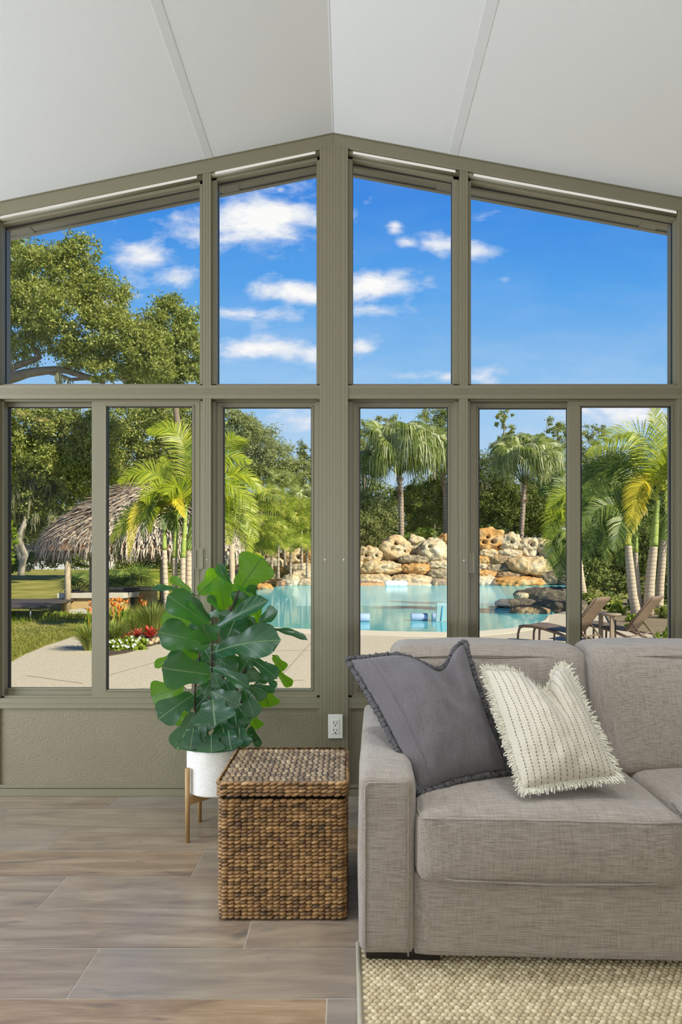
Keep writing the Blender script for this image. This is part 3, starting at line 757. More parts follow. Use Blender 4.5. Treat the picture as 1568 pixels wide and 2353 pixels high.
for i, (px, ) in enumerate([(30,), (520,), (1030,), (1515,)]):
    x = WX(px, 3.1); w = .045; m = MB(); zs = lambda q: ceil_z(q) + .0225
    m.prism([(x - w, zs(x - w)), (x + w, zs(x + w)), (x + w, zs(x + w) + .003), (x - w, zs(x - w) + .003)], Y0 + .09, 3.228)
    struct(build('trim_%d' % (19 + i), m, M_SOFFIT))

# rings modelled round the added fill spots above and behind the viewer
LN = ['recessed downlight over the left floor', 'recessed downlight over the basket', 'recessed downlight over the left sofa seat', 'recessed downlight over the right sofa seat', 'recessed downlight behind the viewer on the left pitch', 'recessed downlight behind the viewer on the right pitch']
for (lx, ly), nm in zip(FILL_SPOTS, LN):
    t = thing('recessed_downlight', nm, 'lamp', (lx, ly, ceil_z(lx) - .012), 'recessed downlights')
    m = MB(); n_ = 28
    for k in range(n_):
        a0, a1 = 2 * PI * k / n_, 2 * PI * (k + 1) / n_; q = []
        for (r_, dz) in ((.075, -.012), (.10, -.010), (.102, .02)): q += [(lx + r_ * math.cos(an), ly + r_ * math.sin(an), ceil_z(lx + r_ * math.cos(an)) + dz) for an in (a0, a1)]
        m.add(q, [(0, 1, 3, 2), (2, 3, 5, 4)])
    build('trim_ring', m, M_WHITE, t, True)
# round flush lamps on the ceiling left of the viewer, mirrored in the left pane
for i, (x, y) in enumerate([(-3.0, 0.42), (-2.95, 0.12)]):
    t = thing('ceiling_lamp', ['round flush ceiling lamp near the left windows, closer to the window wall', 'round flush ceiling lamp near the left windows, farther from the window wall'][i], 'lamp', (x, y, ceil_z(x) - .06), 'flush ceiling lamps')
    m = MB(); m.lathe([(.075, .012), (.085, .02), (.085, .058)], (x, y, ceil_z(x) - .06), 24); build('lamp_housing', m, M_WHITE, t, True)
    e = NT('warm_lamp_diffuser'); em = e.n('ShaderNodeEmission', None, Color=(1, .62, .28), Strength=16.0); e.out(em)
    m = MB(); m.lathe([(.02, .0), (.07, .004), (.075, .012)], (x, y, ceil_z(x) - .06), 24); build('diffuser', m, e.m, t, True)

# ------------------------------------------------------------------ outlet on the centre post
YO = YP
t = thing('power_outlet', 'white double power outlet low on the ribbed centre post', 'outlet', (WX(771, YO), YO, WZ(1697, YO)))
m = MB(); pxbox(m, 754.5, 1642, 788, 1697, YO - .006, .006); build('cover_plate', m, M_WHITE, t, bevel=.002)
m = MB(); pxbox(m, 762.5, 1653.5, 780, 1686, YO - .008, .003); fc = build('receptacle', m, M_WHITE, t, bevel=.0008)
for cy in (1662.5, 1679):
    m = MB(); Yq = YO - .0083
    pxbox(m, 767, cy - 4.5, 768.3, cy + 1.5, Yq, .002); pxbox(m, 774, cy - 4, 775.2, cy + 1, Yq, .002); pxbox(m, 769.7, cy + 3, 772.5, cy + 6, Yq, .002)
    build('socket_slot', m, M_SLOT, t, label='dark plug slots')

# ------------------------------------------------------------------ rug
RZ = 0.012
t = thing('area_rug', 'cream nubby woven rug under the front of the sofa', 'rug', (1.2, 1.0, 0))
m = MB(); m.box(.032, 2.4, -.6, 1.76, .0006, .007); build('rug_ground', m, M_RUGBASE, t)
m = MB()
m.tube([(.029, -.6, .007), (.029, 1.76, .007)], .0068, 8); m.tube([(.029, 1.76, .007), (2.4, 1.76, .007)], .0068, 8)
build('rug_binding', m, M_RUGEDGE, t, True)
V = []; Fq = []
sx, sy = .0178, .0118; r = 0
y = 1.745
unit = []
nu, nv = 7, 4
for j in range(nv + 1):
    th = PI / 2 * j / nv
    for k in range(nu):
        ph = 2 * PI * k / nu; unit.append((math.cos(ph) * math.cos(th), math.sin(ph) * math.cos(th), math.sin(th)))
unit = np.array(unit); uq = [(j * nu + k, j * nu + (k + 1) % nu, (j + 1) * nu + (k + 1) % nu, (j + 1) * nu + k) for j in range(nv) for k in range(nu)]
uq = np.array(uq)
cnt = 0
while y > 0.95:
    x = .046 + (.5 * sx if r % 2 else 0)
    while x < 1.75:
        a = random.uniform(-.25, .25) + (.35 if r % 2 else -.35)
        ca, sa = math.cos(a), math.sin(a)
        ex, ey, ez = sx * random.uniform(.50, .60), sy * random.uniform(.52, .66), random.uniform(.0050, .0075)
        p = unit * (ex, ey, ez)
        V.append(np.stack([x + p[:, 0] * ca - p[:, 1] * sa + random.uniform(-.001, .001), y + p[:, 0] * sa + p[:, 1] * ca, .006 + p[:, 2]], 1)); Fq.append(uq + cnt * len(unit)); cnt += 1
        x += sx
    y -= sy; r += 1
npmesh('rug_weave', np.concatenate(V), np.concatenate(Fq), M_RUGNUB, t, True)

# ------------------------------------------------------------------ sofa (local frame: origin at its front left foot, turned a little)
SO = Vector((0.027, 1.652, RZ)); SA = math.radians(-2.4)
sofa = thing('sofa', 'oatmeal linen track arm sofa standing on the cream rug', 'sofa', (0, 0, 0))
def sp(mb, name, mat, smooth=True, bevel=0, parent=None, label=None):
    o = build(name, mb, mat, parent or sofa, smooth, bevel, label)
    return o
def rect_tube(mb, pts, r, n=6):
    mb.tube(pts + [pts[0], pts[1]], r, n, cap=False)
def arm(x0, x1):
    mb = rounded_box(x0, x1, 0, .895, .024, .515, .026, 12, (.004, .004, .006), .0035, x0)
    o = sp(mb, 'arm', M_SOFA)
    p = MB(); a, b = x0 + .020, x1 - .020
    p.tube([(a, -.0015, .03), (a, -.0035, .25), (a, -.002, .487), (a + .01, -.001, .496), (b - .01, -.001, .496), (b, -.002, .487), (b, -.0035, .25), (b, -.0015, .03)], .0022, 6)
    sp(p, 'piping', M_SOFA, parent=o); return o
arm(0, .156); arm(1.60, 1.756)
base_ = rounded_box(.15, 1.606, .008, .86, .022, .250, .016, 12, (0, .004, 0), .003, 3)
sp(base_, 'base', M_SOFA)
back = rounded_box(.05, 1.71, .80, .90, .10, .56, .03, 10, (0, 0, 0), .002, 5)
sp(back, 'back_frame', M_SOFA)
def seatc(x0, x1, sd):
    mb = rounded_box(x0, x1, -.022, .66, .232, .425, .034, 16, (.004, .016, .024), .005, sd)
    o = sp(mb, 'seat_cushion', M_SOFA)
    p = MB(); z = .412
    p.tube([(x0 + .012, .10, z + .006), (x0 + .006, .03, z), (x0 + .014, -.014, z - .003), (x0 + .10, -.027, z), (x0 + .35, -.031, z + .002), (x1 - .10, -.027, z - .003), (x1 - .014, -.015, z - .004), (x1 - .005, .03, z - .002)], .0032, 6)
    p.tube([(x0 + .014, -.010, .255), (x0 + .10, -.027, .250), (x0 + .35, -.031, .246), (x1 - .10, -.027, .25), (x1 - .014, -.010, .256)], .0025, 6)
    sp(p, 'piping', M_SOFA, parent=o); return o
seatc(.158, .868, 11); seatc(.872, 1.60, 23)
def backc(x0, x1, sd, y0=.36, top=.815, lean=.12):
    mb = rounded_box(x0, x1, y0, y0 + .26, .40, top, .055, 16, (.004, .045, .012), .010, sd)
    for i, v in enumerate(mb.v):
        mb.v[i] = (v[0], v[1] + (v[2] - .44) * lean / .36, v[2])
    o = sp(mb, 'back_cushion', M_SOFA)
    p = MB(); zt_ = top - .034; yy = y0 + (zt_ - .44) * lean / .36 + .004
    pts = []
    for k in range(13):
        f = k / 12; xx = x0 + .03 + (x1 - x0 - .06) * f
        pts.append((xx, yy - .016 * math.sin(PI * f), zt_ + .006 * math.sin(PI * f) - .008 * (abs(2 * f - 1) ** 6)))
    p.tube(pts, .003, 6); sp(p, 'piping', M_SOFA, parent=o)
    return o
backc(.10, .795, 31, .40, .80); backc(.79, 1.595, 47, .345, .812)
for (x0, x1, y0_) in ((.022, .225, .03), (1.53, 1.73, .03), (.022, .2, .76), (1.53, 1.73, .76)):
    m = MB(); m.box(x0, x1, y0_, y0_ + .07, .0, .024); sp(m, 'leg', M_DARKWOOD, False, .002, label='dark wood block leg')
sofa.location = SO; sofa.rotation_euler = (0, 0, SA)
SOFA_M = Matrix.Translation(SO) @ Matrix.Rotation(SA, 4, 'Z')

# ------------------------------------------------------------------ throw pillows
def pillow_surface(A, B, C, D, thick, chop, chopw, n=44, pinch=.05, seed=0, cx=.5, wr=.004):
    """corners: A top left, B top right, C bottom right, D bottom left; returns function (u,v,side)->point"""
    A, B, C, D = [Vector(q) for q in (A, B, C, D)]
    nrm = ((B - D).cross(A - C)).normalized()
    if nrm.y > 0: nrm = -nrm
    down = ((C + D) - (A + B)).normalized(); right = ((B + C) - (A + D)).normalized()
    def fn(u, v, side):
        uu = .5 + (u - .5) * (1 - pinch * math.sin(PI * v)); vv = .5 + (v - .5) * (1 - pinch * math.sin(PI * u))
        p = (D * (1 - uu) + C * uu) * (1 - vv) + (A * (1 - uu) + B * uu) * vv
        e = max(0, 16 * u * (1 - u) * v * (1 - v))
        t = thick * .5 * (e ** .42) * (.75 + .25 * e)
        s = (max(0, v - .25) / .75)
        g = math.exp(-((u - cx) / chopw) ** 2)
        p = p + down * (chop * g * s ** 1.7)
        t *= 1 - .72 * math.exp(-((u - cx) / (chopw * .55)) ** 2) * s ** 1.2
        w = mnoise.noise(Vector((u * 5 + seed, v * 5, side * 3.1))) * wr * 2.2 + mnoise.noise(Vector((u * 14 + seed, v * 9, side))) * wr
        t += w * min(1, e * 3)
        return p + nrm * (t * side)
    return fn, nrm
def build_pillow(root, fn, mat, n=44):
    me = bpy.data.meshes.new('pillow_cover'); V = []; Fc = []; UV = []
    def grid(side, b):
        for j in range(n + 1):
            for i in range(n + 1):
                V.append(fn(i / n, j / n, side)); UV.append((i / n, j / n))
        for j in range(n):
            for i in range(n):
                q = (b + j * (n + 1) + i, b + j * (n + 1) + i + 1, b + (j + 1) * (n + 1) + i + 1, b + (j + 1) * (n + 1) + i)
                Fc.append(q if side > 0 else q[::-1])
    grid(1, 0); grid(-1, len(V))
    me.from_pydata([tuple(v) for v in V], [], Fc); me.update()
    ul = me.uv_layers.new(name='UVMap')
    for lp in me.loops: ul.data[lp.index].uv = UV[lp.vertex_index]
    return link('pillow_cover', me, mat, root, True)
def boundary(fn, m):
    pts = []
    for k in range(m): pts.append((k / m, 0.0))
    for k in range(m): pts.append((1.0, k / m))
    for k in range(m): pts.append((1 - k / m, 1.0))
    for k in range(m): pts.append((0.0, 1 - k / m))
    return pts
# charcoal pillow leaning in the corner of the arm
A, B, C, D = P(800, 1516, 2.10), P(1066, 1476, 2.10), P(1168, 1772, 1.86), P(966, 1822, 1.77)
fn, nr = pillow_surface(A, B, C, D, .19, .085, .17, pinch=.06, seed=3, cx=.70)
pc = (C + D) / 2
gp = thing('throw_pillow', 'charcoal linen pillow with ruffled edge leaning on the sofa arm', 'pillow', (pc.x, pc.y, min(C.z, D.z)))
build_pillow(gp, fn, M_GREYP)
pts = [fn(u, v, 1) for u, v in boundary(fn, 70)]
mid = fn(.5, .5, 0)
tr = []; rr = []
for i in range(len(pts) * 2 + 1):
    a = pts[(i // 2) % len(pts)]; b = pts[(i // 2 + 1) % len(pts)]; p = a.lerp(b, .5 * (i % 2)); o_ = (p - mid).normalized()
    tr.append(p + o_ * .006 + nr * random.uniform(-.004, .004) + o_ * random.uniform(-.003, .004)); rr.append(random.uniform(.0075, .0125))
m = MB(); m.tube(tr, rr, 7, cap=False); build('ruffle', m, M_GREYF, gp, True, label='darker ruffled edge')
m = MB(); m.tube([fn(.15, .97 - .93 * k / 24, 1) + nr * .0006 for k in range(25)], .0012, 5); build('seam', m, M_GREYP, gp, True)
# cream pillow in front
A, B, C, D = P(1116, 1541, 1.93), P(1302, 1534, 1.93), P(1420, 1783, 1.72), P(1202, 1813, 1.69)
fn, nr = pillow_surface(A, B, C, D, .15, .085, .16, pinch=.03, seed=9, cx=.60)
pc = (C + D) / 2
cp = thing('throw_pillow', 'cream woven pillow with dashed dark stripes and fringe on the seat', 'pillow', (pc.x, pc.y, min(C.z, D.z)))
build_pillow(cp, fn, M_CREAM)
mid = fn(.5, .5, 0); V = []; Fq = []; c = 0
bp = boundary(fn, 130)
for k in range(len(bp)):
    for rep in range(3):
        u, v = bp[k]; p = fn(u, v, 1); q = fn(*bp[(k + 1) % len(bp)], 1); p = p.lerp(q, random.random())
        o_ = (p - mid).normalized(); tg = (q - p).normalized() if (q - p).length > 1e-6 else Vector((1, 0, 0))
        L = random.uniform(.012, .027); dr = (o_ + tg * random.uniform(-.7, .7) + nr * random.uniform(-.5, .5)).normalized(); w = .0014
        sd = dr.cross(nr).normalized() * w
        p2 = p + dr * L * .55 + Vector((0, 0, random.uniform(-.003, .002))); p3 = p2 + (dr + Vector((random.uniform(-.5, .5), 0, random.uniform(-.7, .3)))).normalized() * L * .5
        p = p - o_ * .003
        for (a, b) in ((p, p2), (p2, p3)):
            V += [a - sd, a + sd, b + sd * .8, b - sd * .8]; Fq.append([c, c + 1, c + 2, c + 3]); c += 4
fr = npmesh('fringe', np.array([tuple(v) for v in V]), np.array(Fq), M_CREAMF, cp)
m = MB(); a = P(1398, 1748, 1.755) + nr * .012
m.add([a, a + Vector((.022, .004, -.014)), a + Vector((.022, .004, -.040)), a + Vector((.0, .0, -.024))], [(0, 1, 2, 3)]); 
build('care_tag', m, M_PLASTER, cp, label='grey fabric tag')

# ------------------------------------------------------------------ woven storage cube
BX0, BX1, BY0, BY1 = -.404, -.004, 1.884, 2.245
bk = thing('storage_basket', 'square lidded basket of brown braided weave beside the sofa', 'basket', ((BX0 + BX1) / 2, (BY0 + BY1) / 2, 0))
core = rounded_box(BX0 + .006, BX1 - .006, BY0 + .006, BY1 - .006, .003, .372, .02, 6)
body = build('basket_body', core, M_WICKERIN, bk, True)
lidc = rounded_box(BX0 - .001, BX1 + .001, BY0 - .001, BY1 + .001, .382, .424, .014, 6)
lid = build('lid', lidc, M_WICKERIN, bk, True)
nu, nv = 7, 5
def nub(V, Fq, c, a, b, n):
    """half-braid stitch: long axis a, short axis b, outward n"""
    base = len(V)
    for j in range(nv):
        th = PI * (j / (nv - 1)) ; sx_ = -math.cos(th); r_ = max(.18, math.sin(th)) 
        for k in range(nu):
            ph = PI * k / (nu - 1) - PI / 2
            V.append(c + a * sx_ + (b * math.sin(ph) + n * math.cos(ph)) * r_)
    for j in range(nv - 1):
        for k in range(nu - 1):
            Fq.append((base + j * nu + k, base + j * nu + k + 1, base + (j + 1) * nu + k + 1, base + (j + 1) * nu + k))
def weave_ring(V, Fq, z0, z1, rows, per, x0, x1, y0, y1, skip_back=False):
    """stitches running round the four sides with rounded corners"""
    r = .022
    per_pts = []
    segs = [((x0 + r, y0), (x1 - r, y0)), ((x1, y0 + r), (x1, y1 - r)), ((x1 - r, y1), (x0 + r, y1)), ((x0, y1 - r), (x0, y0 + r))]
    path = []
    for i, (p, q) in enumerate(segs):
        path.append((Vector((*p, 0)), Vector((*q, 0))))
    tot = 2 * (x1 - x0 - 2 * r) + 2 * (y1 - y0 - 2 * r) + 2 * PI * r
    def at(s):
        s %= tot
        for i, (p, q) in enumerate(path):
            L = (q - p).length
            if s < L:
                d = (q - p) / L; return p + d * s, d, Vector((d.y, -d.x, 0))
            s -= L; arc = PI * r / 2
            if s < arc:
                d = (q - p).normalized(); n = Vector((d.y, -d.x, 0)); c = q - n * r; an = s / r
                n2 = n * math.cos(an) + d * math.sin(an); return c + n2 * r, d * math.cos(an) - n * math.sin(an), n2
            s -= arc
    N = int(tot / per); st = tot / N; dz = (z1 - z0) / rows
    for i in range(rows):
        z = z0 + (i + .5) * dz
        for k in range(N):
            s = k * st + random.uniform(-.002, .002)
            p, d, n = at(s); tilt = random.uniform(.12, .26)
            a = (d + Vector((0, 0, tilt))).normalized() * st * random.uniform(.56, .70)
            b = Vector((0, 0, 1)) * dz * random.uniform(.52, .62) 
            nub(V, Fq, p + Vector((0, 0, z + random.uniform(-.001, .001))) - n * .006, a, b, n * random.uniform(.0085, .0115))
V = []; Fq = []; weave_ring(V, Fq, .004, .374, 32, .0200, BX0, BX1, BY0, BY1)
o = npmesh('weave', np.array([tuple(v) for v in V]), np.array(Fq), M_WICKER, body, True)
V = []; Fq = []; weave_ring(V, Fq, 0.384, .430, 4, .022, BX0 - .004, BX1 + .004, BY0 - .004, BY1 + .004)
npmesh('rim_weave', np.array([tuple(v) for v in V]), np.array(Fq), M_WICKER, lid, True)
V = []; Fq = []
nr_, nc_ = 17, 21
for j in range(nr_):
    for i in range(nc_):
        x = BX0 + .004 + (i + .5 + (.12 if j % 2 else -.12)) * (BX1 - BX0 - .008) / nc_; y = BY0 + .004 + (j + .5) * (BY1 - BY0 - .008) / nr_
        dx = (BX1 - BX0) / nc_; dy = (BY1 - BY0) / nr_
        nub(V, Fq, Vector((x, y, .4205)), Vector((random.uniform(-.002, .002), dy * .66, 0)), Vector((dx * .54, 0, 0)), Vector((0, 0, random.uniform(.006, .0085))))
npmesh('top_weave', np.array([tuple(v) for v in V]), np.array(Fq), M_WICKERTOP, lid, True)

# ------------------------------------------------------------------ planter stand, pot, fiddle leaf fig
PX, PY = -.54, 2.525
st = thing('plant_stand', 'honey wood four legged plant stand cradling the white pot', 'plant stand', (PX, PY, 0))
for sx_ in (-1, 1):
    for sy_ in (-1, 1):
        m = MB(); c = Vector((PX + sx_ * .099, PY + sy_ * .099, 0))
        m.tube([c + Vector((0, 0, .0)), c + Vector((0, 0, .294))], [.0085, .0105], 14)
        build('leg', m, M_STANDWOOD, st, True)
for s_ in (-1, 1):
    m = MB(); a = Vector((PX - .096, PY - .096 * s_, .0)); b = Vector((PX + .096, PY + .096 * s_, .0)); d = (b - a).normalized(); n = Vector((-d.y, d.x, 0)) * .009
    z0, z1 = (.150, .181)
    m.add([a - n + Vector((0, 0, z0)), b - n + Vector((0, 0, z0)), b + n + Vector((0, 0, z0)), a + n + Vector((0, 0, z0)), a - n + Vector((0, 0, z1)), b - n + Vector((0, 0, z1)), b + n + Vector((0, 0, z1)), a + n + Vector((0, 0, z1))],
          [(0, 3, 2, 1), (4, 5, 6, 7), (0, 1, 5, 4), (1, 2, 6, 5), (2, 3, 7, 6), (3, 0, 4, 7)])
    build('cross_bar', m, M_STANDWOOD, st)
pot = thing('plant_pot', 'white dimpled cylinder pot on the wooden stand', 'pot', (PX, PY, .182))
m = MB()
nring, nseg = 34, 150
prof = []
R0 = .1245
V = []; Fc = []
for i in range(nring * 4 + 1):
    z = .185 + .175 * i / (nring * 4)
    for k in range(nseg * 2):
        a = 2 * PI * k / (nseg * 2)
        row = i // 4; ph = (k + (2 if row % 2 else 0)) % 4
        r = R0
        if i % 4 in (1, 2) and ph in (1, 2): r -= .0016
        if z < .19: r -= (.19 - z) * 1.2
        V.append((PX + r * math.cos(a), PY + r * math.sin(a), z))
for i in range(nring * 4):
    for k in range(nseg * 2):
        w = nseg * 2; Fc.append((i * w + k, i * w + (k + 1) % w, (i + 1) * w + (k + 1) % w, (i + 1) * w + k))
m.add(V, Fc)
m.lathe([(.05, .182), (.112, .182), (.1195, .186)], (PX, PY, 0), 60)
m.lathe([(.1245, .36), (.122, .363), (.117, .36), (.115, .33), (.05, .329)], (PX, PY, 0), 60)
build('pot_wall', m, M_POT, pot, True)
m = MB(); m.lathe([(.113, .3305), (.08, .338), (.02, .342)], (PX, PY, 0), 40); o = build('soil', m, M_SOIL, pot, True); o['kind'] = 'stuff'

fig = thing('fiddle_leaf_fig', 'fiddle leaf fig with large glossy green leaves in the white pot', 'potted plant', (PX, PY, .338))
def ZA(x, y): return (330 + x * .2423, 1260 + y * .2424)
def ZB(x, y): return (330 + x * .2423, 1480 + y * .2424)
stems = [[(500, 1700, 0), (490, 1600, 0), (486, 1540, -.01), (487, 1490, -.01), (485, 1432, -.01)],
         [(497, 1700, .02), (450, 1650, .0), (447, 1600, .0), (452, 1550, .02), (460, 1500, .03)],
         [(508, 1700, .02), (535, 1610, .0), (560, 1545, .0), (575, 1520, .02)],
         [(505, 1700, .04), (512, 1560, .05), (516, 1440, .03), (540, 1380, .05), (550, 1355, .05)],
         [(508, 1700, .05), (560, 1600, .05), (590, 1570, .04), (606, 1550, .04), (612, 1520, .04)],
         [(506, 1700, .05), (545, 1560, .06), (570, 1480, .05), (592, 1430, .04)],
         [(500, 1700, .05), (470, 1520, .07), (450, 1420, .06), (445, 1365, .06)]]
for s in stems:
    m = MB(); pts = [P(x, y, PY + d) for x, y, d in s]
    # the foot of every stem stands in the soil
    pts[0] = Vector((pts[0].x * .35 + PX * .65, PY + s[0][2] * .6, .336))
    # smooth
    q = []
    for i in range(len(pts) - 1):
        for k in range(4): q.append(pts[i].lerp(pts[i + 1], k / 4))
    q.append(pts[-1]); m.tube(q, [.0068 - .0035 * i / len(q) for i in range(len(q))], 8)
    build('stem', m, M_BARK, fig, True, label='dark thin stem')
# base, tip, width, depth of base, depth of tip, facing: (towards viewer, up)
LEAVES = [
 ('A', 905, 400, 1120, 95, 330, .06, .06, 1, .05, 0), ('A', 828, 372, 705, 158, 95, .05, .03, .6, .1, .5), ('A', 525, 428, 735, 242, 200, .04, .08, 1, .1, .2), ('A', 450, 402, 255, 275, 80, .05, .10, .6, .3, .2),
 ('A', 475, 415, 88, 362, 95, .02, -.06, .5, .8, .2), ('A', 628, 728, 243, 452, 240, -.03, -.10, .8, .55, .15), ('A', 636, 692, 445, 480, 85, -.06, -.10, .7, .3, .5),
 ('A', 765, 592, 735, 310, 175, .02, -.01, 1, .05, .15), ('A', 850, 565, 955, 375, 230, .05, .06, 1, .05, .15), ('A', 742, 600, 615, 455, 80, .05, .02, .6, .6, .3),
 ('A', 650, 775, 1155, 490, 150, -.06, -.12, .75, .55, .45), ('A', 985, 650, 1020, 500, 150, .04, .06, 1, .0, .1), ('A', 1100, 715, 1062, 545, 95, .02, .0, 1, .1, .2),
 ('A', 1088, 715, 1258, 600, 150, .0, -.04, .7, .5, .3), ('A', 1095, 740, 1540, 832, 75, .02, -.05, .5, .75, .35), ('A', 470, 735, 178, 640, 170, .07, .10, 1, .15, .15),
 ('A', 628, 912, 160, 790, 270, -.04, -.13, .85, .5, .1), ('A', 620, 775, 490, 660, 150, .0, .02, 1, .1, .1), ('A', 638, 892, 560, 735, 250, -.08, -.12, .9, .2, .4),
 ('A', 770, 890, 890, 625, 260, .0, -.02, 1, .15, .15), ('A', 1012, 765, 930, 580, 90, .0, -.02, 1, .1, .2), ('A', 960, 805, 1085, 690, 140, .03, .03, 1, .1, .1),
 ('A', 648, 962, 1255, 850, 290, -.06, -.15, .8, .5, .15), ('A', 560, 925, 645, 1075, 140, .02, -.01, 1, .2, .2), ('A', 530, 1055, 255, 985, 160, .04, .05, 1, .3, .2),
 ('A', 300, 1000, 108, 1122, 85, .03, .0, .7, .5, .3), ('B', 645, 290, 190, 225, 310, -.04, -.12, .9, .35, .08), ('B', 372, 410, 70, 500, 240, .06, .10, 1, .15, .1),
 ('B', 472, 475, 150, 700, 230, -.02, -.09, .85, .45, .12), ('B', 482, 645, 320, 990, 190, -.02, -.08, .9, .3, .15), ('B', 650, 110, 880, 250, 140, .0, -.03, 1, .3, .1),
 ('B', 895, 310, 1012, 105, 150, .01, .0, 1, .2, .1), ('B', 650, 205, 988, 390, 120, -.08, -.13, .7, .6, .25), ('B', 665, 255, 715, 412, 115, -.04, -.06, 1, .2, .1),
 ('B', 640, 185, 490, 190, 110, .03, .03, 1, .2, .1), ('B', 640, 340, 570, 470, 140, .0, -.02, 1, .2, .1), ('B', 640, 450, 900, 580, 190, -.05, -.10, .85, .45, .12),
 ('B', 655, 520, 672, 755, 340, -.09, -.15, .75, .6, .18), ('B', 560, 680, 595, 838, 200, -.04, -.08, 1, .25, .1), ('B', 720, 695, 775, 888, 200, -.04, -.08, 1, .25, .1),
 ('B', 520, 770, 505, 1015, 250, -.08, -.12, 1, .2, .12), ('B', 700, 845, 765, 968, 200, -.02, -.10, 1, .2, .1), ('B', 905, 790, 920, 978, 200, -.08, -.12, 1, .25, .1),
 ('B', 1000, 795, 1045, 930, 90, .0, .0, 1, .1, .1), ('B', 1030, 670, 1085, 805, 120, .07, .08, 1, .1, .1), ('B', 1018, 780, 1098, 972, 65, .03, .0, .8, .2, .3),
 ('B', 950, 415, 1050, 690, 150, -.05, -.10, .9, .35, .2), ('B', 880, 565, 995, 738, 120, -.03, -.08, .9, .3, .15), ('B', 855, 615, 890, 818, 165, -.02, -.06, 1, .2, .1),
 ('B', 1150, 420, 1185, 597, 200, .06, .07, 1, .05, .1), ('B', 1060, 378, 1238, 450, 70, .0, -.04, .6, .7, .3), ('B', 1035, 140, 1258, 315, 140, -.02, -.07, .75, .55, .2),
 ('B', 1150, 300, 1258, 405, 60, .0, -.03, .8, .4, .2), ('B', 1235, 108, 1330, 250, 110, .06, .07, 1, .1, .15), ('B', 1252, 238, 1402, 398, 85, .06, .07, 1, .1, .2),
 ('B', 1185, 355, 955, 265, 130, .02, .0, 1, .2, .1), ('B', 990, 400, 1160, 500, 120, .02, .0, 1, .25, .1),
 ('B', 490, 520, 375, 610, 110, .03, .02, 1, .2, .1), ('B', 640, 330, 850, 440, 150, .04, .04, 1, .2, .1), ('B', 600, 480, 480, 620, 150, .05, .05, 1, .1, .1),
 ('A', 640, 900, 470, 690, 180, .05, .05, 1, .1, .1), ('A', 800, 1000, 900, 1120, 150, .04, .04, 1, .1, .1), ('A', 860, 880, 1010, 700, 190, .05, .05, 1, .1, .1),
 ('B', 800, 560, 960, 800, 170, .02, .0, 1, .1, .1), ('B', 640, 640, 800, 800, 170, .0, -.02, 1, .2, .1), ('B', 620, 30, 800, 60, 130, .04, .03, 1, .2, .1),
 ('B', 470, 800, 440, 1000, 200, -.10, -.13, 1, .2, .1), ('B', 640, 860, 640, 1025, 210, -.11, -.14, 1, .25, .1), ('B', 800, 820, 830, 1000, 210, -.10, -.13, 1, .2, .1), ('B', 880, 800, 985, 960, 150, -.06, -.10, 1, .2, .1), ('B', 560, 820, 560, 960, 170, -.05, -.08, 1, .1, .1), ('A', 880, 600, 940, 420, 170, .06, .05, 1, .1, .2), ('A', 700, 520, 640, 340, 120, .06, .06, 1, .1, .2),
 ('B', 420, 640, 280, 750, 90, .05, .06, 1, .1, .1), ('A', 905, 1020, 930, 975, 90, .08, .08, 1, .1, .1), ('A', 520, 1000, 400, 930, 120, .07, .08, .8, .5, .1), ('A', 610, 640, 740, 600, 90, .06, .04, .8, .4, .1),
 ('A', 1060, 480, 1010, 350, 90, .08, .06, .8, .2, .3), ('B', 560, 400, 520, 600, 140, .06, .05, 1, .1, .1), ('B', 760, 330, 830, 480, 120, .03, .0, 1, .1, .1)]
BACKLIT = {0, 2, 3, 7, 8, 11, 12, 15, 27, 44, 49, 53, 54, 24, 25, 72, 73}  # leaves whose backlit glow is painted in by the brighter material
NV, NU = 22, 10
LV = [0, .03, .08, .16, .26, .36, .46, .56, .66, .76, .84, .90, .95, .98, 1]
LW = [.06, .30, .46, .54, .55, .56, .64, .79, .93, 1.0, .98, .88, .68, .46, .12]
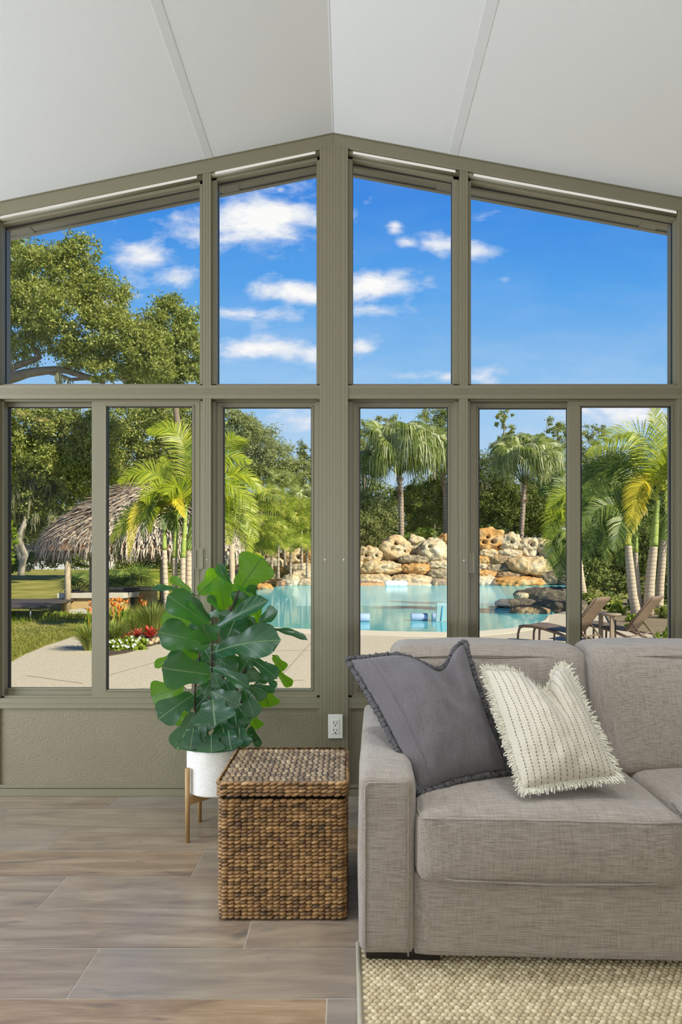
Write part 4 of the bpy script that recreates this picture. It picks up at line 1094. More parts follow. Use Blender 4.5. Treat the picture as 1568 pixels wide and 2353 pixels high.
for li, (zz, bx, by, tx, ty, w, d0, d1, nf, nup, curl) in enumerate(LEAVES):
    Zf = ZA if zz == 'A' else ZB
    b = P(*Zf(bx, by), PY + d0); tp = P(*Zf(tx, ty), PY + d1)
    Wd = w * .2423 / 554.0 * 1.2
    ax = tp - b; L = ax.length * 1.04; ax.normalize()
    nrm = Vector((random.uniform(-.15, .15), -nf, nup)); nrm = (nrm - ax * nrm.dot(ax)).normalized(); sd = ax.cross(nrm).normalized()
    V = []; UV = []; Fc = []
    ph = random.random() * 6; am = random.uniform(.6, 1.2)
    drp = random.uniform(.02, .09)
    for j in range(NV + 1):
        v = j / NV
        f = float(np.interp(v, LV, LW))
        for i in range(NU + 1):
            u = i / NU * 2 - 1
            hw = Wd / 2 * f
            vv = v - (.035 * u * u if v > .6 else 0) * (v - .6) / .4 - .012 * abs(u) * 0
            # notch at the broad end
            vv -= .03 * math.exp(-(u / .14) ** 2) * max(0, (v - .8) / .2)
            z = curl * abs(u) ** 1.6 * hw * 1.1 - drp * L * (2 * v - 1) ** 2 + am * .016 * L * math.sin(v * 9 + ph + u) * abs(u) ** 1.5 + .012 * L * math.sin(v * 17 + ph * 2) * u ** 3
            V.append(b + ax * (vv * L) + sd * (u * hw) + nrm * z); UV.append((.5 + u * .5 * f, v))
    for j in range(NV):
        for i in range(NU):
            Fc.append((j * (NU + 1) + i, j * (NU + 1) + i + 1, (j + 1) * (NU + 1) + i + 1, (j + 1) * (NU + 1) + i))
    me = bpy.data.meshes.new('leaf'); 
    # petiole
    pm = MB(); pb = b - ax * .012 + Vector((0, .012, -.012)); pm.tube([pb, b + nrm * (-drp * L)], .0022, 5)
    nb = len(V); V += [Vector(q) for q in pm.v]; UV += [(.5, .02)] * len(pm.v); Fc += [tuple(i + nb for i in f_) for f_ in pm.f]
    me.from_pydata([tuple(q) for q in V], [], Fc); me.update()
    ul = me.uv_layers.new(name='UVMap')
    uva = np.array([UV[lp.vertex_index] for lp in me.loops], dtype=np.float32); ul.data.foreach_set('uv', uva.ravel())
    link('leaf', me, M_FIG_BACKLIT if li in BACKLIT else M_FIG, fig, True)
# ------------------------------------------------------------------ garden: ground, deck, pool
ZD, ZW = -0.25, -0.28
def smooth(t): t = max(0.0, min(1.0, t)); return t * t * (3 - 2 * t)
def terrain(x, y):
    """lawn rises gently to the left and behind the pool"""
    r = x / max(y, 1.0)
    left = smooth((-.20 - r) / .12); far = smooth((y - 56) / 4)
    right = smooth((r - .36) / .06)
    z = -.36 + .021 * max(0, y - 20) * max(left, far)
    return z + .07 * left * smooth((y - 4) / 3) + .09 * right * smooth((y - 15) / 3)
ys = [Y0 + .12] + list(np.linspace(3.6, 60, 95)) + list(np.linspace(62, 130, 35)); nxg = 130
V = []; Fc = []
for y in ys:
    for i in range(nxg + 1):
        x = (i / nxg * 2 - 1) * (8 + .95 * y); V.append((x, y, terrain(x, y)))
for j in range(len(ys) - 1):
    for i in range(nxg): Fc.append((j * (nxg + 1) + i, j * (nxg + 1) + i + 1, (j + 1) * (nxg + 1) + i + 1, (j + 1) * (nxg + 1) + i))
m = MB(); m.add(V, Fc); struct(build('lawn', m, M_LAWN, None, True))

near_edge = [(596, 1436), (640, 1442), (730, 1446.5), (830, 1448), (930, 1451), (1030, 1452), (1100, 1450), (1170, 1444), (1232, 1434), (1254, 1424), (1262, 1413)]
deck_px = [(-700, 1690), (-300, 1600), (20, 1524), (60, 1503), (105, 1484), (140, 1473), (165, 1464), (205, 1456), (236, 1466), (226, 1490), (240, 1508), (290, 1500), (330, 1489), (365, 1479), (395, 1471), (440, 1460), (520, 1446)] + near_edge + \
          [(1300, 1405), (1345, 1402), (1392, 1412), (1405, 1436), (1480, 1452), (1568, 1466), (1900, 1500)]
poly = [tuple(G(x, y, ZD)[:2]) for x, y in deck_px] + [(9.5, 6.0), (9.5, Y0 + .11), (-9.5, Y0 + .11), (-9.5, 5.0)]
# first deck points run far left; keep them tidy
m = MB(); m.slab(poly, ZD - .12, ZD)
deck = struct(build('pool_deck', m, M_DECK))
m = MB(); L_ = []; R_ = []
for (x, y) in near_edge:
    a = G(x, y, ZD + .006); L_.append(a); R_.append(G(x, y + 11, ZD + .006))
m.strip(L_, R_); m.strip(R_, [p - Vector((0, 0, .02)) for p in R_]); m.strip([p - Vector((0, 0, .06)) for p in L_], L_)
build('coping', m, M_COPING, deck, label='smooth pale pool edge')
m = MB()
for (a, b) in (((716, 1476), (640, 1560)), ((248, 1552), (470, 1490)), ((248, 1586), (700, 1562)), ((60, 1552), (190, 1570)), ((598, 1496), (716, 1494))):
    p, q = G(*a, ZD + .0025), G(*b, ZD + .0025); d = (q - p).normalized(); n = Vector((-d.y, d.x, 0)) * .008
    m.add([p - n, p + n, q + n, q - n], [(0, 1, 2, 3)])
build('control_joint', m, M_JOINT, deck, label='dark joint lines')

pool_px = [(1262, 1411), (1330, 1385), (1350, 1360), (1345, 1344), (1240, 1342), (900, 1342), (700, 1342), (640, 1347), (585, 1358), (560, 1376), (566, 1408), (594, 1436)]
pool = [tuple(G(x, y - .6, ZW)[:2]) for x, y in [(x, y + 1.5) for x, y in near_edge]][:-1] + [tuple(G(x, y, ZW)[:2]) for x, y in pool_px]
m = MB(); m.slab(pool, ZW - .05, ZW)
water = build('pool_water', m, M_WATER); struct(water, 'turquoise swimming pool water'); centre(water)

# planting beds
def bed(name, pxs, z, h=.10):
    m = MB(); m.slab([tuple(G(x, y, z)[:2]) for x, y in pxs], z - .15, z); return struct(build(name, m, M_MULCH))
bed('planting_bed_left', [(228, 1488), (242, 1507), (290, 1499), (330, 1488), (365, 1478), (395, 1470), (440, 1459), (520, 1445), (560, 1438), (560, 1400), (330, 1395), (225, 1425)], -.235)
bed_r = bed('planting_bed_right', [(1310, 1403), (1345, 1402), (1392, 1412), (1405, 1436), (1480, 1452), (1568, 1466), (1900, 1498), (2100, 1400), (1500, 1372), (1330, 1372)], -.225)

bed_r.data.materials[0] = M_DIRT
# ------------------------------------------------------------------ foliage tools
def ellip_dirs(n): 
    v = RNG.normal(size=(n, 3)); return v / np.linalg.norm(v, axis=1, keepdims=True)
def leaf_quads(C, size, up=.3, asp=.42, outw=None):
    """diamond leaves at centres C"""
    n = len(C); d = RNG.normal(size=(n, 3)); 
    if outw is not None: d = d * .8 + outw * .7
    d[:, 2] -= .25; d /= np.linalg.norm(d, axis=1, keepdims=True)
    r = RNG.normal(size=(n, 3)); r[:, 2] += up * 2
    if outw is not None: r = r * .7 + outw * .9
    s = np.cross(d, r); s /= np.linalg.norm(s, axis=1, keepdims=True) + 1e-9
    sz = size * RNG.uniform(.6, 1.35, (n, 1))
    V = np.stack([C - d * sz * .5, C + s * sz * asp * .5 + d * sz * .06, C + d * sz * .5, C - s * sz * asp * .5 + d * sz * .06], 1).reshape(-1, 3)
    return V, np.arange(4 * n).reshape(-1, 4)
def canopy(blobs, leaf, density=1.0, clump=.26, per=70):
    density *= 1.35; per = int(per * 1.25); leaf *= 1.12
    """blobs: (px,py,rx,ry,d,ryd): pixel ellipse at distance d; leaves gathered in clumps round each blob's shell"""
    Cs = []; Ow = []
    for (px, py, rx, ry, d) in blobs:
        c = np.array(P(px, py, d)); rr = np.array([rx, (rx + ry) * .5, ry]) * d / F
        area = rx * ry * PI; nc = max(8, int(area / 190 * density))
        dirs = ellip_dirs(nc); dirs[:, 1] -= .25; dirs /= np.linalg.norm(dirs, axis=1, keepdims=True)
        rad = RNG.uniform(.45, 1.02, (nc, 1)); cc = c + dirs * rr * rad
        cr = np.minimum(clump * (rx + ry) * .5, 15) * d / F * RNG.uniform(.7, 1.3, (nc, 1))
        k = int(per)
        off = RNG.normal(size=(nc, k, 3)) * .55 * cr[:, None, :]; off[:, :, 2] *= .75
        Cs.append((cc[:, None, :] + off).reshape(-1, 3)); o = off + dirs[:, None, :] * cr[:, None, :] * .7
        o = o.reshape(-1, 3); Ow.append(o / (np.linalg.norm(o, axis=1, keepdims=True) + 1e-9))
    C = np.concatenate(Cs); O = np.concatenate(Ow)
    return leaf_quads(C, leaf, .3, .45, O)
def tree(name, label, cat, blobs, leafpx, lm, trunks, bm=None, group=None, density=1.0, per=70, moss=None, clump=.26):
    """trunks: lists of (px,py,radius px) at the tree's distance"""
    d0 = blobs[0][4]
    base = P(trunks[0][0][0], trunks[0][0][1], d0) if trunks else P(blobs[0][0], blobs[0][1] + blobs[0][3], d0)
    t = thing(name, label, cat, base, group)
    V, Q = canopy(blobs, leafpx * d0 / F, density, clump, per)
    npmesh('foliage', V, Q, lm, t)
    for tr in trunks:
        m = MB(); pts = []; rr = []
        for i in range(len(tr) - 1):
            for k in range(4):
                f = k / 4; a, b = tr[i], tr[i + 1]
                pts.append(P(a[0] + (b[0] - a[0]) * f, a[1] + (b[1] - a[1]) * f, d0) + mnoise.noise_vector(Vector((i + f, a[0], 0))) * .006 * d0); rr.append((a[2] + (b[2] - a[2]) * f) * d0 / F)
        pts.append(P(tr[-1][0], tr[-1][1], d0)); rr.append(tr[-1][2] * d0 / F)
        m.tube(pts, rr, 8); build('trunk' if tr is trunks[0] else 'branch', m, bm or M_OAKBARK, t, True)
    if moss:
        V = []; Q = []; c = 0
        for (px, py, ln) in moss:
            for k in range(16):
                p = P(px + random.gauss(0, 5), py + random.gauss(0, 4), d0 - random.uniform(.2, 1.2)); L = ln * random.uniform(.4, 1.1) * d0 / F; w = random.uniform(.8, 1.8) * d0 / F
                sw = random.gauss(0, .12) * L
                q = p + Vector((sw, 0, -L * .5)); r_ = q + Vector((sw * .4 + random.gauss(0, .05) * L, 0, -L * .5)); s_ = Vector((w, random.uniform(-w, w), 0))
                V += [p - s_ * .5, p + s_ * .5, q + s_, q - s_, q - s_, q + s_, r_ + s_ * .15, r_ - s_ * .15]; Q += [(c, c + 1, c + 2, c + 3), (c + 4, c + 5, c + 6, c + 7)]; c += 8
        o = npmesh('hanging_moss', np.array([tuple(v) for v in V]), np.array(Q), L_MOSS, t); o['kind'] = 'stuff'; o['label'] = 'grey hanging moss'
    return t

# ------------------------------------------------------------------ trees
tree('oak_tree', 'huge mossy oak filling the upper left window, its heavy limb low in the pane', 'tree',
     [(110, 640, 95, 75, 34), (40, 600, 70, 60, 35), (180, 590, 62, 55, 34), (150, 730, 110, 80, 33), (50, 760, 80, 80, 34), (240, 690, 75, 62, 34), (270, 770, 80, 65, 33), (330, 800, 70, 60, 33), (200, 820, 70, 45, 34), (60, 690, 60, 60, 33), (-60, 700, 90, 120, 35), (250, 850, 70, 30, 33), (350, 850, 60, 30, 33)],
     6.4, L_OAKB, [[(-80, 1310, 26), (-70, 1050, 22), (-40, 880, 18), (60, 858, 11), (150, 848, 8), (240, 880, 5)], [(-60, 950, 14), (30, 850, 8), (90, 820, 6), (60, 770, 4)], [(150, 848, 7), (220, 800, 4), (260, 740, 3)], [(100, 850, 5), (160, 870, 4), (290, 868, 3), (330, 820, 2)]],
     group='oaks', moss=[(15, 760, 50), (30, 720, 40), (135, 860, 30), (160, 870, 24), (20, 800, 60), (240, 858, 18)], density=.85, per=60)
tree('oak_tree', 'dark rounded oak at the right edge of the upper left window', 'tree',
     [(395, 740, 62, 62, 38), (420, 800, 55, 60, 38), (370, 810, 55, 55, 38), (430, 850, 40, 35, 38), (330, 860, 60, 40, 38), (380, 870, 60, 25, 38)],
     6.5, L_OAK, [[(420, 1180, 9), (410, 1000, 8), (400, 860, 5), (390, 770, 3)], [(405, 880, 4), (350, 830, 2.5), (330, 800, 2)]], group='oaks', density=1.0)
tree('oak_tree', 'shady mossy oak behind the thatched hut with a leaning pale trunk on the lawn', 'tree',
     [(60, 980, 75, 62, 44), (150, 985, 75, 60, 44), (230, 1000, 60, 60, 44), (45, 1080, 65, 60, 44), (130, 1070, 75, 60, 44), (200, 1090, 70, 65, 44), (90, 1150, 80, 50, 45), (180, 1170, 70, 45, 45), (20, 1180, 60, 50, 46), (-60, 1050, 90, 160, 45), (70, 1220, 60, 26, 46), (160, 1220, 60, 26, 46)],
     6.5, L_OAK, [[(48, 1322, 8), (56, 1275, 7), (48, 1235, 6), (70, 1150, 5)], [(52, 1300, 6), (40, 1250, 5), (60, 1190, 4)], [(80, 1120, 4), (50, 1020, 3), (70, 940, 2)]], M_PALEBARK, group='oaks',
     moss=[(32, 1090, 70), (38, 1120, 60), (28, 1150, 60), (75, 1100, 50), (65, 1130, 60), (110, 1100, 40), (150, 1110, 30), (120, 1180, 30), (80, 1180, 40), (50, 1070, 50)], density=.95)
tree('oak_tree', 'oak with a slim pale straight trunk between the mossy oak and the hut post', 'tree',
     [(110, 1130, 50, 60, 52), (150, 1080, 60, 50, 52), (90, 1060, 50, 50, 52)], 5.5, L_OAKD, [[(111, 1300, 4), (113, 1250, 4), (116, 1180, 3.5), (112, 1080, 2)]], M_PALEBARK, group='oaks')
tree('oak_tree', 'tall oak crown rising directly behind the thatched roof peak', 'tree',
     [(310, 980, 75, 62, 48), (390, 980, 70, 60, 48), (300, 1060, 70, 60, 48), (380, 1070, 70, 60, 48), (430, 1040, 60, 70, 48), (270, 1120, 60, 50, 48), (470, 980, 50, 60, 48)], 6.0, L_OAK,
     [[(350, 1290, 8), (350, 1180, 7), (360, 1060, 5), (370, 980, 3)]], group='oaks', density=.95)
tree('oak_tree', 'grey green oak sloping down to the right in the window behind the fig', 'tree',
     [(560, 985, 50, 40, 66), (600, 1020, 62, 48, 66), (545, 1050, 50, 60, 66), (630, 1065, 58, 45, 66), (590, 1090, 60, 40, 66), (655, 1090, 40, 32, 66), (540, 960, 40, 26, 66), (690, 1085, 36, 40, 68)],
     4.6, L_GREY, [[(600, 1330, 5), (600, 1160, 5), (590, 1060, 3), (560, 980, 2)]], group='oaks', density=1.25)
tree('evergreen_tree', 'small dark evergreen at the right edge of the window behind the fig', 'tree',
     [(705, 1045, 26, 30, 72), (715, 1100, 30, 45, 72), (745, 1060, 40, 50, 72), (690, 1140, 40, 34, 72)], 4.6, L_OAKD, [[(715, 1330, 4), (714, 1100, 3), (712, 1050, 2)]])
tree('broadleaf_tree', 'tall loose tree poking above the left fan palm crown', 'tree',
     [(990, 985, 40, 40, 84), (1010, 950, 36, 26, 84), (970, 1020, 36, 40, 84), (1015, 1030, 30, 50, 84), (1045, 980, 40, 60, 84)], 4.4, L_OAK, [[(1000, 1330, 4), (1000, 1060, 3), (998, 960, 1.5)]], density=.8)
tree('broadleaf_tree', 'sparse tree behind the left fan palm at the left pane edge', 'tree',
     [(835, 985, 24, 22, 84), (840, 1040, 32, 40, 84), (890, 975, 34, 20, 84), (880, 1040, 50, 40, 85), (800, 1020, 40, 60, 84)], 4.4, L_OAK, [[(838, 1330, 4), (838, 1060, 3), (838, 980, 1.5)]], density=.7)
tree('shrub_tree', 'rounded grey green shrub tree behind the left pool boulders', 'shrub',
     [(860, 1170, 48, 42, 64), (845, 1215, 40, 40, 63), (880, 1210, 45, 42, 63), (900, 1180, 34, 34, 64), (800, 1190, 50, 60, 64), (830, 1150, 36, 30, 64)], 4.0, L_GREY, [[(862, 1335, 3), (862, 1220, 3), (862, 1170, 2)]], density=1.2)
tree('shrub_tree', 'dark green shrub tree between the two tall palm trunks', 'shrub',
     [(960, 1150, 45, 45, 66), (1000, 1130, 40, 40, 66), (985, 1190, 45, 40, 66), (950, 1200, 36, 36, 66), (1030, 1170, 40, 60, 67), (930, 1140, 36, 40, 67), (1060, 1150, 40, 60, 67)], 4.0, L_OAK, [[(975, 1335, 3), (975, 1200, 3), (975, 1140, 2)]], density=1.2)
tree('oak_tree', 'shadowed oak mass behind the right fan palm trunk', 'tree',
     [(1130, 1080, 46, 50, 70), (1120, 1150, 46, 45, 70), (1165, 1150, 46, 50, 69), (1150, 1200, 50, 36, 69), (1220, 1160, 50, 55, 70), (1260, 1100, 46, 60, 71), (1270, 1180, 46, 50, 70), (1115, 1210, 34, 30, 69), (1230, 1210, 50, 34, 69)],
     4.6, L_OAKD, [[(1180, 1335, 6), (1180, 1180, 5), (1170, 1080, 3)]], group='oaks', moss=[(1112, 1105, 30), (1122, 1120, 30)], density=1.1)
tree('broadleaf_tree', 'thin spindly tree against the sky left of the right fan palm', 'tree',
     [(1160, 950, 26, 14, 90), (1150, 970, 18, 16, 90), (1172, 985, 22, 16, 90), (1158, 1010, 18, 20, 90)], 4.4, L_OAK, [[(1160, 1330, 2.5), (1158, 1050, 2), (1160, 945, 1)]], density=.45, per=40)
tree('broadleaf_tree', 'loose crowned tree above the pane stile right of the right fan palm', 'tree',
     [(1275, 978, 30, 20, 88), (1290, 1000, 26, 30, 88), (1255, 1000, 20, 14, 88), (1300, 1040, 36, 40, 88)], 4.4, L_OAK, [[(1285, 1330, 3), (1285, 1050, 2.5), (1282, 970, 1.5)]], density=.6, per=50)
tree('broadleaf_tree', 'pale feathery tree at the left edge of the far right pane', 'tree',
     [(1365, 992, 26, 18, 88), (1350, 1015, 24, 26, 88), (1385, 1010, 30, 22, 88), (1360, 1050, 40, 30, 88), (1420, 1015, 26, 26, 88), (1330, 1030, 30, 40, 88)], 4.4, L_GREY, [[(1362, 1330, 3), (1362, 1060, 2.5), (1364, 990, 1.5)]], density=.7, per=50)
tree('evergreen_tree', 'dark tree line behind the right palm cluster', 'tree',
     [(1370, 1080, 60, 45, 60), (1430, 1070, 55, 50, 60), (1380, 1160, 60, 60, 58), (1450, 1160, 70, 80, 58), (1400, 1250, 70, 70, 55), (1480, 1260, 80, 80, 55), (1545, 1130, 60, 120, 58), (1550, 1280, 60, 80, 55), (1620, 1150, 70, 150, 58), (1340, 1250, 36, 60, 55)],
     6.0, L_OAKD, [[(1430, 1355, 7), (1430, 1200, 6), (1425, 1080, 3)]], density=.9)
tree('shrub_tree', 'small leafy bush under the right palm trunks beside the wicker loungers', 'shrub',
     [(1420, 1355, 36, 34, 22), (1400, 1385, 30, 26, 21), (1485, 1370, 40, 36, 23), (1540, 1360, 36, 40, 23), (1350, 1330, 40, 60, 26)], 8, L_OAKD, [[(1425, 1415, 3), (1422, 1390, 3), (1420, 1350, 2)]], density=1.0)
tree('shrub_tree', 'low dark undergrowth below the pale oak trunks at the lawn edge', 'shrub',
     [(90, 1285, 60, 18, 50), (30, 1300, 40, 16, 50), (145, 1290, 40, 16, 50), (200, 1285, 40, 18, 50), (-30, 1290, 50, 24, 50)], 5, L_OAKD, [[(95, 1310, 2), (94, 1295, 2), (92, 1280, 1)]], density=1.2)
tree('leafy_vine', 'bright yellow green leaves at the left frame edge above the lawn', 'vine',
     [(22, 1230, 12, 40, 30), (20, 1280, 12, 26, 30), (10, 1200, 14, 34, 30)], 6, L_BRIGHT, [[(12, 1335, 2), (14, 1260, 2), (14, 1200, 1)]], density=1.0)

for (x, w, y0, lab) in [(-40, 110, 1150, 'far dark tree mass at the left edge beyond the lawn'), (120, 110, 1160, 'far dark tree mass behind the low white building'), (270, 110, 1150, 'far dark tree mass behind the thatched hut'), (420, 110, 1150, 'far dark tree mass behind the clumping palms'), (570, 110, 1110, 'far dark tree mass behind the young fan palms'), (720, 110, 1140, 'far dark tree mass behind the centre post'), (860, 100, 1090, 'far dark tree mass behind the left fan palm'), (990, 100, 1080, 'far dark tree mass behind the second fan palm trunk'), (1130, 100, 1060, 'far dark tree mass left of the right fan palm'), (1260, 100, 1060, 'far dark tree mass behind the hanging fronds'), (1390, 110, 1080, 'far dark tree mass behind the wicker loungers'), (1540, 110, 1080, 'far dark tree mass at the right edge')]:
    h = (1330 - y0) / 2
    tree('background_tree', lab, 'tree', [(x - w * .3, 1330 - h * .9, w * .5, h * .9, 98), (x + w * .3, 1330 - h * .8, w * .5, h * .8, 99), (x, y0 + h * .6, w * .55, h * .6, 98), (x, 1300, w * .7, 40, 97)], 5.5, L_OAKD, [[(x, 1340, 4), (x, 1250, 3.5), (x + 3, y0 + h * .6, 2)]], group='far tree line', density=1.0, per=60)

# ------------------------------------------------------------------ palms
def bez(a, b, c, t): return a * (1 - t) ** 2 + b * 2 * t * (1 - t) + c * t ** 2
def frond(parent, pts, leaflet, lm, name='frond', n=44, droop=.35, width=.035, face=None, rach=.012, start=.14, label=None):
    """feather leaf along three points; leaflets each side of the midrib"""
    a, b, c = [Vector(p) for p in pts]
    b2 = b * 2 - (a + c) * .5
    face = Vector(face) if face else (Vector((random.uniform(-.5, .5), -.75, .45 + random.uniform(-.2, .3))))
    V = []; Q = []; k = 0
    for i in range(n):
        t = start + (1 - start) * (i + .5) / n
        p = bez(a, b2, c, t); tg = (bez(a, b2, c, min(1, t + .02)) - bez(a, b2, c, t - .02)).normalized()
        nn = (face - tg * face.dot(tg)).normalized(); s = tg.cross(nn)
        env = math.sin(PI * min(1, (t * .93 + .07)) ** .8) ** .55
        for sg in (-1, 1):
            L = leaflet * env * random.uniform(.85, 1.1)
            ang = .35 + .55 * t + random.uniform(-.08, .08)
            d = (s * sg * math.cos(ang) + tg * math.sin(ang) + nn * random.uniform(-.05, .25)).normalized()
            p1 = p + d * L * .5 + Vector((0, 0, -droop * L * .12)); p2 = p + d * L * .93 + Vector((0, 0, -droop * L * .62))
            w = tg.cross(d).cross(d).normalized() * width * .5
            V += [p - w * .6, p + w * .6, p1 + w, p1 - w, p2 + w * .15, p2 - w * .15]
            Q += [(k, k + 1, k + 2, k + 3), (k + 3, k + 2, k + 4, k + 5)]; k += 6
    m = MB(); m.tube([bez(a, b2, c, j / 12) for j in range(13)], [rach * (1 - .85 * j / 12) for j in range(13)], 5)
    nb = len(V); Fa = [tuple(q) for q in Q] + [tuple(i + nb for i in f) for f in m.f]
    me = bpy.data.meshes.new(name); me.from_pydata([tuple(v) for v in V] + m.v, [], Fa); me.update()
    o = link(name, me, lm, parent)
    if label: o['label'] = label
    return o
def feather_palm(name, label, trunk, shaft, fr, d, lm=None, leaflet=.55, group=None, n=56, width=.028, tr_r=(7, 6)):
    """trunk and shaft: pixel paths; fr: list of (x0,y0,x1,y1,x2,y2,dd,material,scale)"""
    base = P(trunk[0][0], trunk[0][1], d)
    t = thing(name, label, 'palm', base, group)
    def path(pts, r0, r1, nm, mt):
        m = MB(); q = []; 
        for i in range(len(pts) - 1):
            for k in range(5): q.append(P(pts[i][0] + (pts[i + 1][0] - pts[i][0]) * k / 5, pts[i][1] + (pts[i + 1][1] - pts[i][1]) * k / 5, d))
        q.append(P(*pts[-1], d)); m.tube(q, [(r0 + (r1 - r0) * i / (len(q) - 1)) * d / F for i in range(len(q))], 14); return build(nm, m, mt, t, True)
    path(trunk, tr_r[0], tr_r[1], 'trunk', M_PTRUNK)
    if shaft: path(shaft, tr_r[1] * 1.08, tr_r[1] * .62, 'crownshaft', M_SHAFT).__setitem__('label', 'smooth green crownshaft')
    for f in fr:
        x0, y0, x1, y1, x2, y2, dd = f[:7]; mt = f[7] if len(f) > 7 and f[7] else (lm or L_PALM); sc = f[8] if len(f) > 8 else 1.0
        frond(t, (P(x0, y0, d), P(x1, y1, d + dd * .5), P(x2, y2, d + dd)), leaflet * sc, mt, n=n, width=width)
    return t
d = 13.6
feather_palm('feather_palm', 'clumping palm trunk furthest left in the cluster, its fronds arching over the thatch', [(389, 1500), (384, 1420), (380, 1330), (378, 1262)], [(378, 1264), (378, 1225), (379, 1195)],
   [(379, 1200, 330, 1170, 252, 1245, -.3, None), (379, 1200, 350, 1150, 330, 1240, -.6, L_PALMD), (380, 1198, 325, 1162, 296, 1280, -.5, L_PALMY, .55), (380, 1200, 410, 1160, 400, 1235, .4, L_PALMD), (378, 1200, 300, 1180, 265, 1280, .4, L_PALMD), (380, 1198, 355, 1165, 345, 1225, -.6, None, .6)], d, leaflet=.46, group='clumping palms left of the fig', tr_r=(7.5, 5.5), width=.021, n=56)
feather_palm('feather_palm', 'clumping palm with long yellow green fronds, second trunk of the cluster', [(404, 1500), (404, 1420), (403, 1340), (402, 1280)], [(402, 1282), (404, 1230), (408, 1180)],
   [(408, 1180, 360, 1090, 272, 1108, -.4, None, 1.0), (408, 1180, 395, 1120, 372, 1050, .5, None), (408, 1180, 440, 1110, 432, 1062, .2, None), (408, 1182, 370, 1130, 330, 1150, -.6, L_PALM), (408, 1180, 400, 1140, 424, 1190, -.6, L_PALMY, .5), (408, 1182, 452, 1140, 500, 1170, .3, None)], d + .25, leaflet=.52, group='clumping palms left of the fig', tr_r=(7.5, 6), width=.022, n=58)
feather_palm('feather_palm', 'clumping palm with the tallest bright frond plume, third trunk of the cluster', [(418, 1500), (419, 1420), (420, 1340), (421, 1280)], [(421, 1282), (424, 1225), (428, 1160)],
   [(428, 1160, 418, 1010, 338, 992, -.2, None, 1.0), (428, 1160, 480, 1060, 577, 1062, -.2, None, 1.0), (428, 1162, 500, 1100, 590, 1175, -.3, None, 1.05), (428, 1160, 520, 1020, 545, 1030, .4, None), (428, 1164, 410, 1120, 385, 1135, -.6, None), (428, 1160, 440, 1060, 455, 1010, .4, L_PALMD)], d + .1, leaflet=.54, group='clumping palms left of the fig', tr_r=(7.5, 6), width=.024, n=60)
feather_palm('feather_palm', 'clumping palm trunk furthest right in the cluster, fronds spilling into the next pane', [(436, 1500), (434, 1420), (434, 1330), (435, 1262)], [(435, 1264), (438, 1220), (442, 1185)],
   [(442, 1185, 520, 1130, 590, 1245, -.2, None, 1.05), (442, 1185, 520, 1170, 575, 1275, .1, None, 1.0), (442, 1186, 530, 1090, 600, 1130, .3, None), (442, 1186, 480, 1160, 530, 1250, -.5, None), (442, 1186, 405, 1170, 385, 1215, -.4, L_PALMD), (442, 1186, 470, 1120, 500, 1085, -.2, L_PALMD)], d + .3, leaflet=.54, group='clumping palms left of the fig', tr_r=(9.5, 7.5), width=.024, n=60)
d = 17.5
GR = 'clumping palms behind the loungers'
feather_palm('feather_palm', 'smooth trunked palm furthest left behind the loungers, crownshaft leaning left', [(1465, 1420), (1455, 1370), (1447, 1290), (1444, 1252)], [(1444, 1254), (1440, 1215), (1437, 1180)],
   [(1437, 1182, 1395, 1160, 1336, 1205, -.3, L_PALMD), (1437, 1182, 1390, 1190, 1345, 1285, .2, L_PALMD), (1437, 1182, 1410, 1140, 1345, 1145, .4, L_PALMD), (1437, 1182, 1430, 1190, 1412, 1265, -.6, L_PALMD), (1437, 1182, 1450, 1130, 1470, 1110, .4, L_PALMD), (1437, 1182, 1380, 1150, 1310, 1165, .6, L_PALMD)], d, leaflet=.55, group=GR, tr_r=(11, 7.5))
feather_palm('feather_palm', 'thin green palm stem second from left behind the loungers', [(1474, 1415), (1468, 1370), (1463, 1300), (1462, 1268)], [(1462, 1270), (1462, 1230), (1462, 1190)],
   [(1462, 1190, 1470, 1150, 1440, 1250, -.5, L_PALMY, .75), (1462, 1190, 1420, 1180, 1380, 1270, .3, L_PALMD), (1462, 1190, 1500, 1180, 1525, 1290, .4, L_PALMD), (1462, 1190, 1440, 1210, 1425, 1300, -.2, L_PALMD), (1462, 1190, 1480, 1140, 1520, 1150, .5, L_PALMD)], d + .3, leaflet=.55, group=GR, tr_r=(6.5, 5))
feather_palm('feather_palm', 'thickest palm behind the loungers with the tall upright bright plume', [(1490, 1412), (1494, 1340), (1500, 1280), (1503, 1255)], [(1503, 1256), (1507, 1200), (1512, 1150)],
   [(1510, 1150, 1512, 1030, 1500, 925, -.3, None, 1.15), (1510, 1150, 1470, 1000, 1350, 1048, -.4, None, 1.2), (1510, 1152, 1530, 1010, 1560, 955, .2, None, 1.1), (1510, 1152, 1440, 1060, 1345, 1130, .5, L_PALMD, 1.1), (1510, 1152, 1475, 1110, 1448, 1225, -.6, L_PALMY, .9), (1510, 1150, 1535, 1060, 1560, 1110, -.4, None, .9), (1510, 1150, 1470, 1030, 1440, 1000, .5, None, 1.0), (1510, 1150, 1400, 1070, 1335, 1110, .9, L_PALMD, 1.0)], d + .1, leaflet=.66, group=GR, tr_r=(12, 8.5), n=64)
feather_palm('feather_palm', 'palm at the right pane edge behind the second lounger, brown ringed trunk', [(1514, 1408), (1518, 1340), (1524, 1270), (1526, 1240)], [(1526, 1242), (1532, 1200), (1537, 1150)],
   [(1537, 1150, 1560, 1030, 1600, 1010, .2, None), (1537, 1150, 1545, 1090, 1535, 1180, -.6, None, .8), (1537, 1150, 1580, 1120, 1620, 1200, .1, L_PALMD), (1537, 1150, 1510, 1090, 1480, 1120, -.5, L_PALMY, .7), (1537, 1150, 1550, 1160, 1556, 1270, -.2, L_PALMD)], d + .5, leaflet=.6, group=GR, tr_r=(9.5, 7))
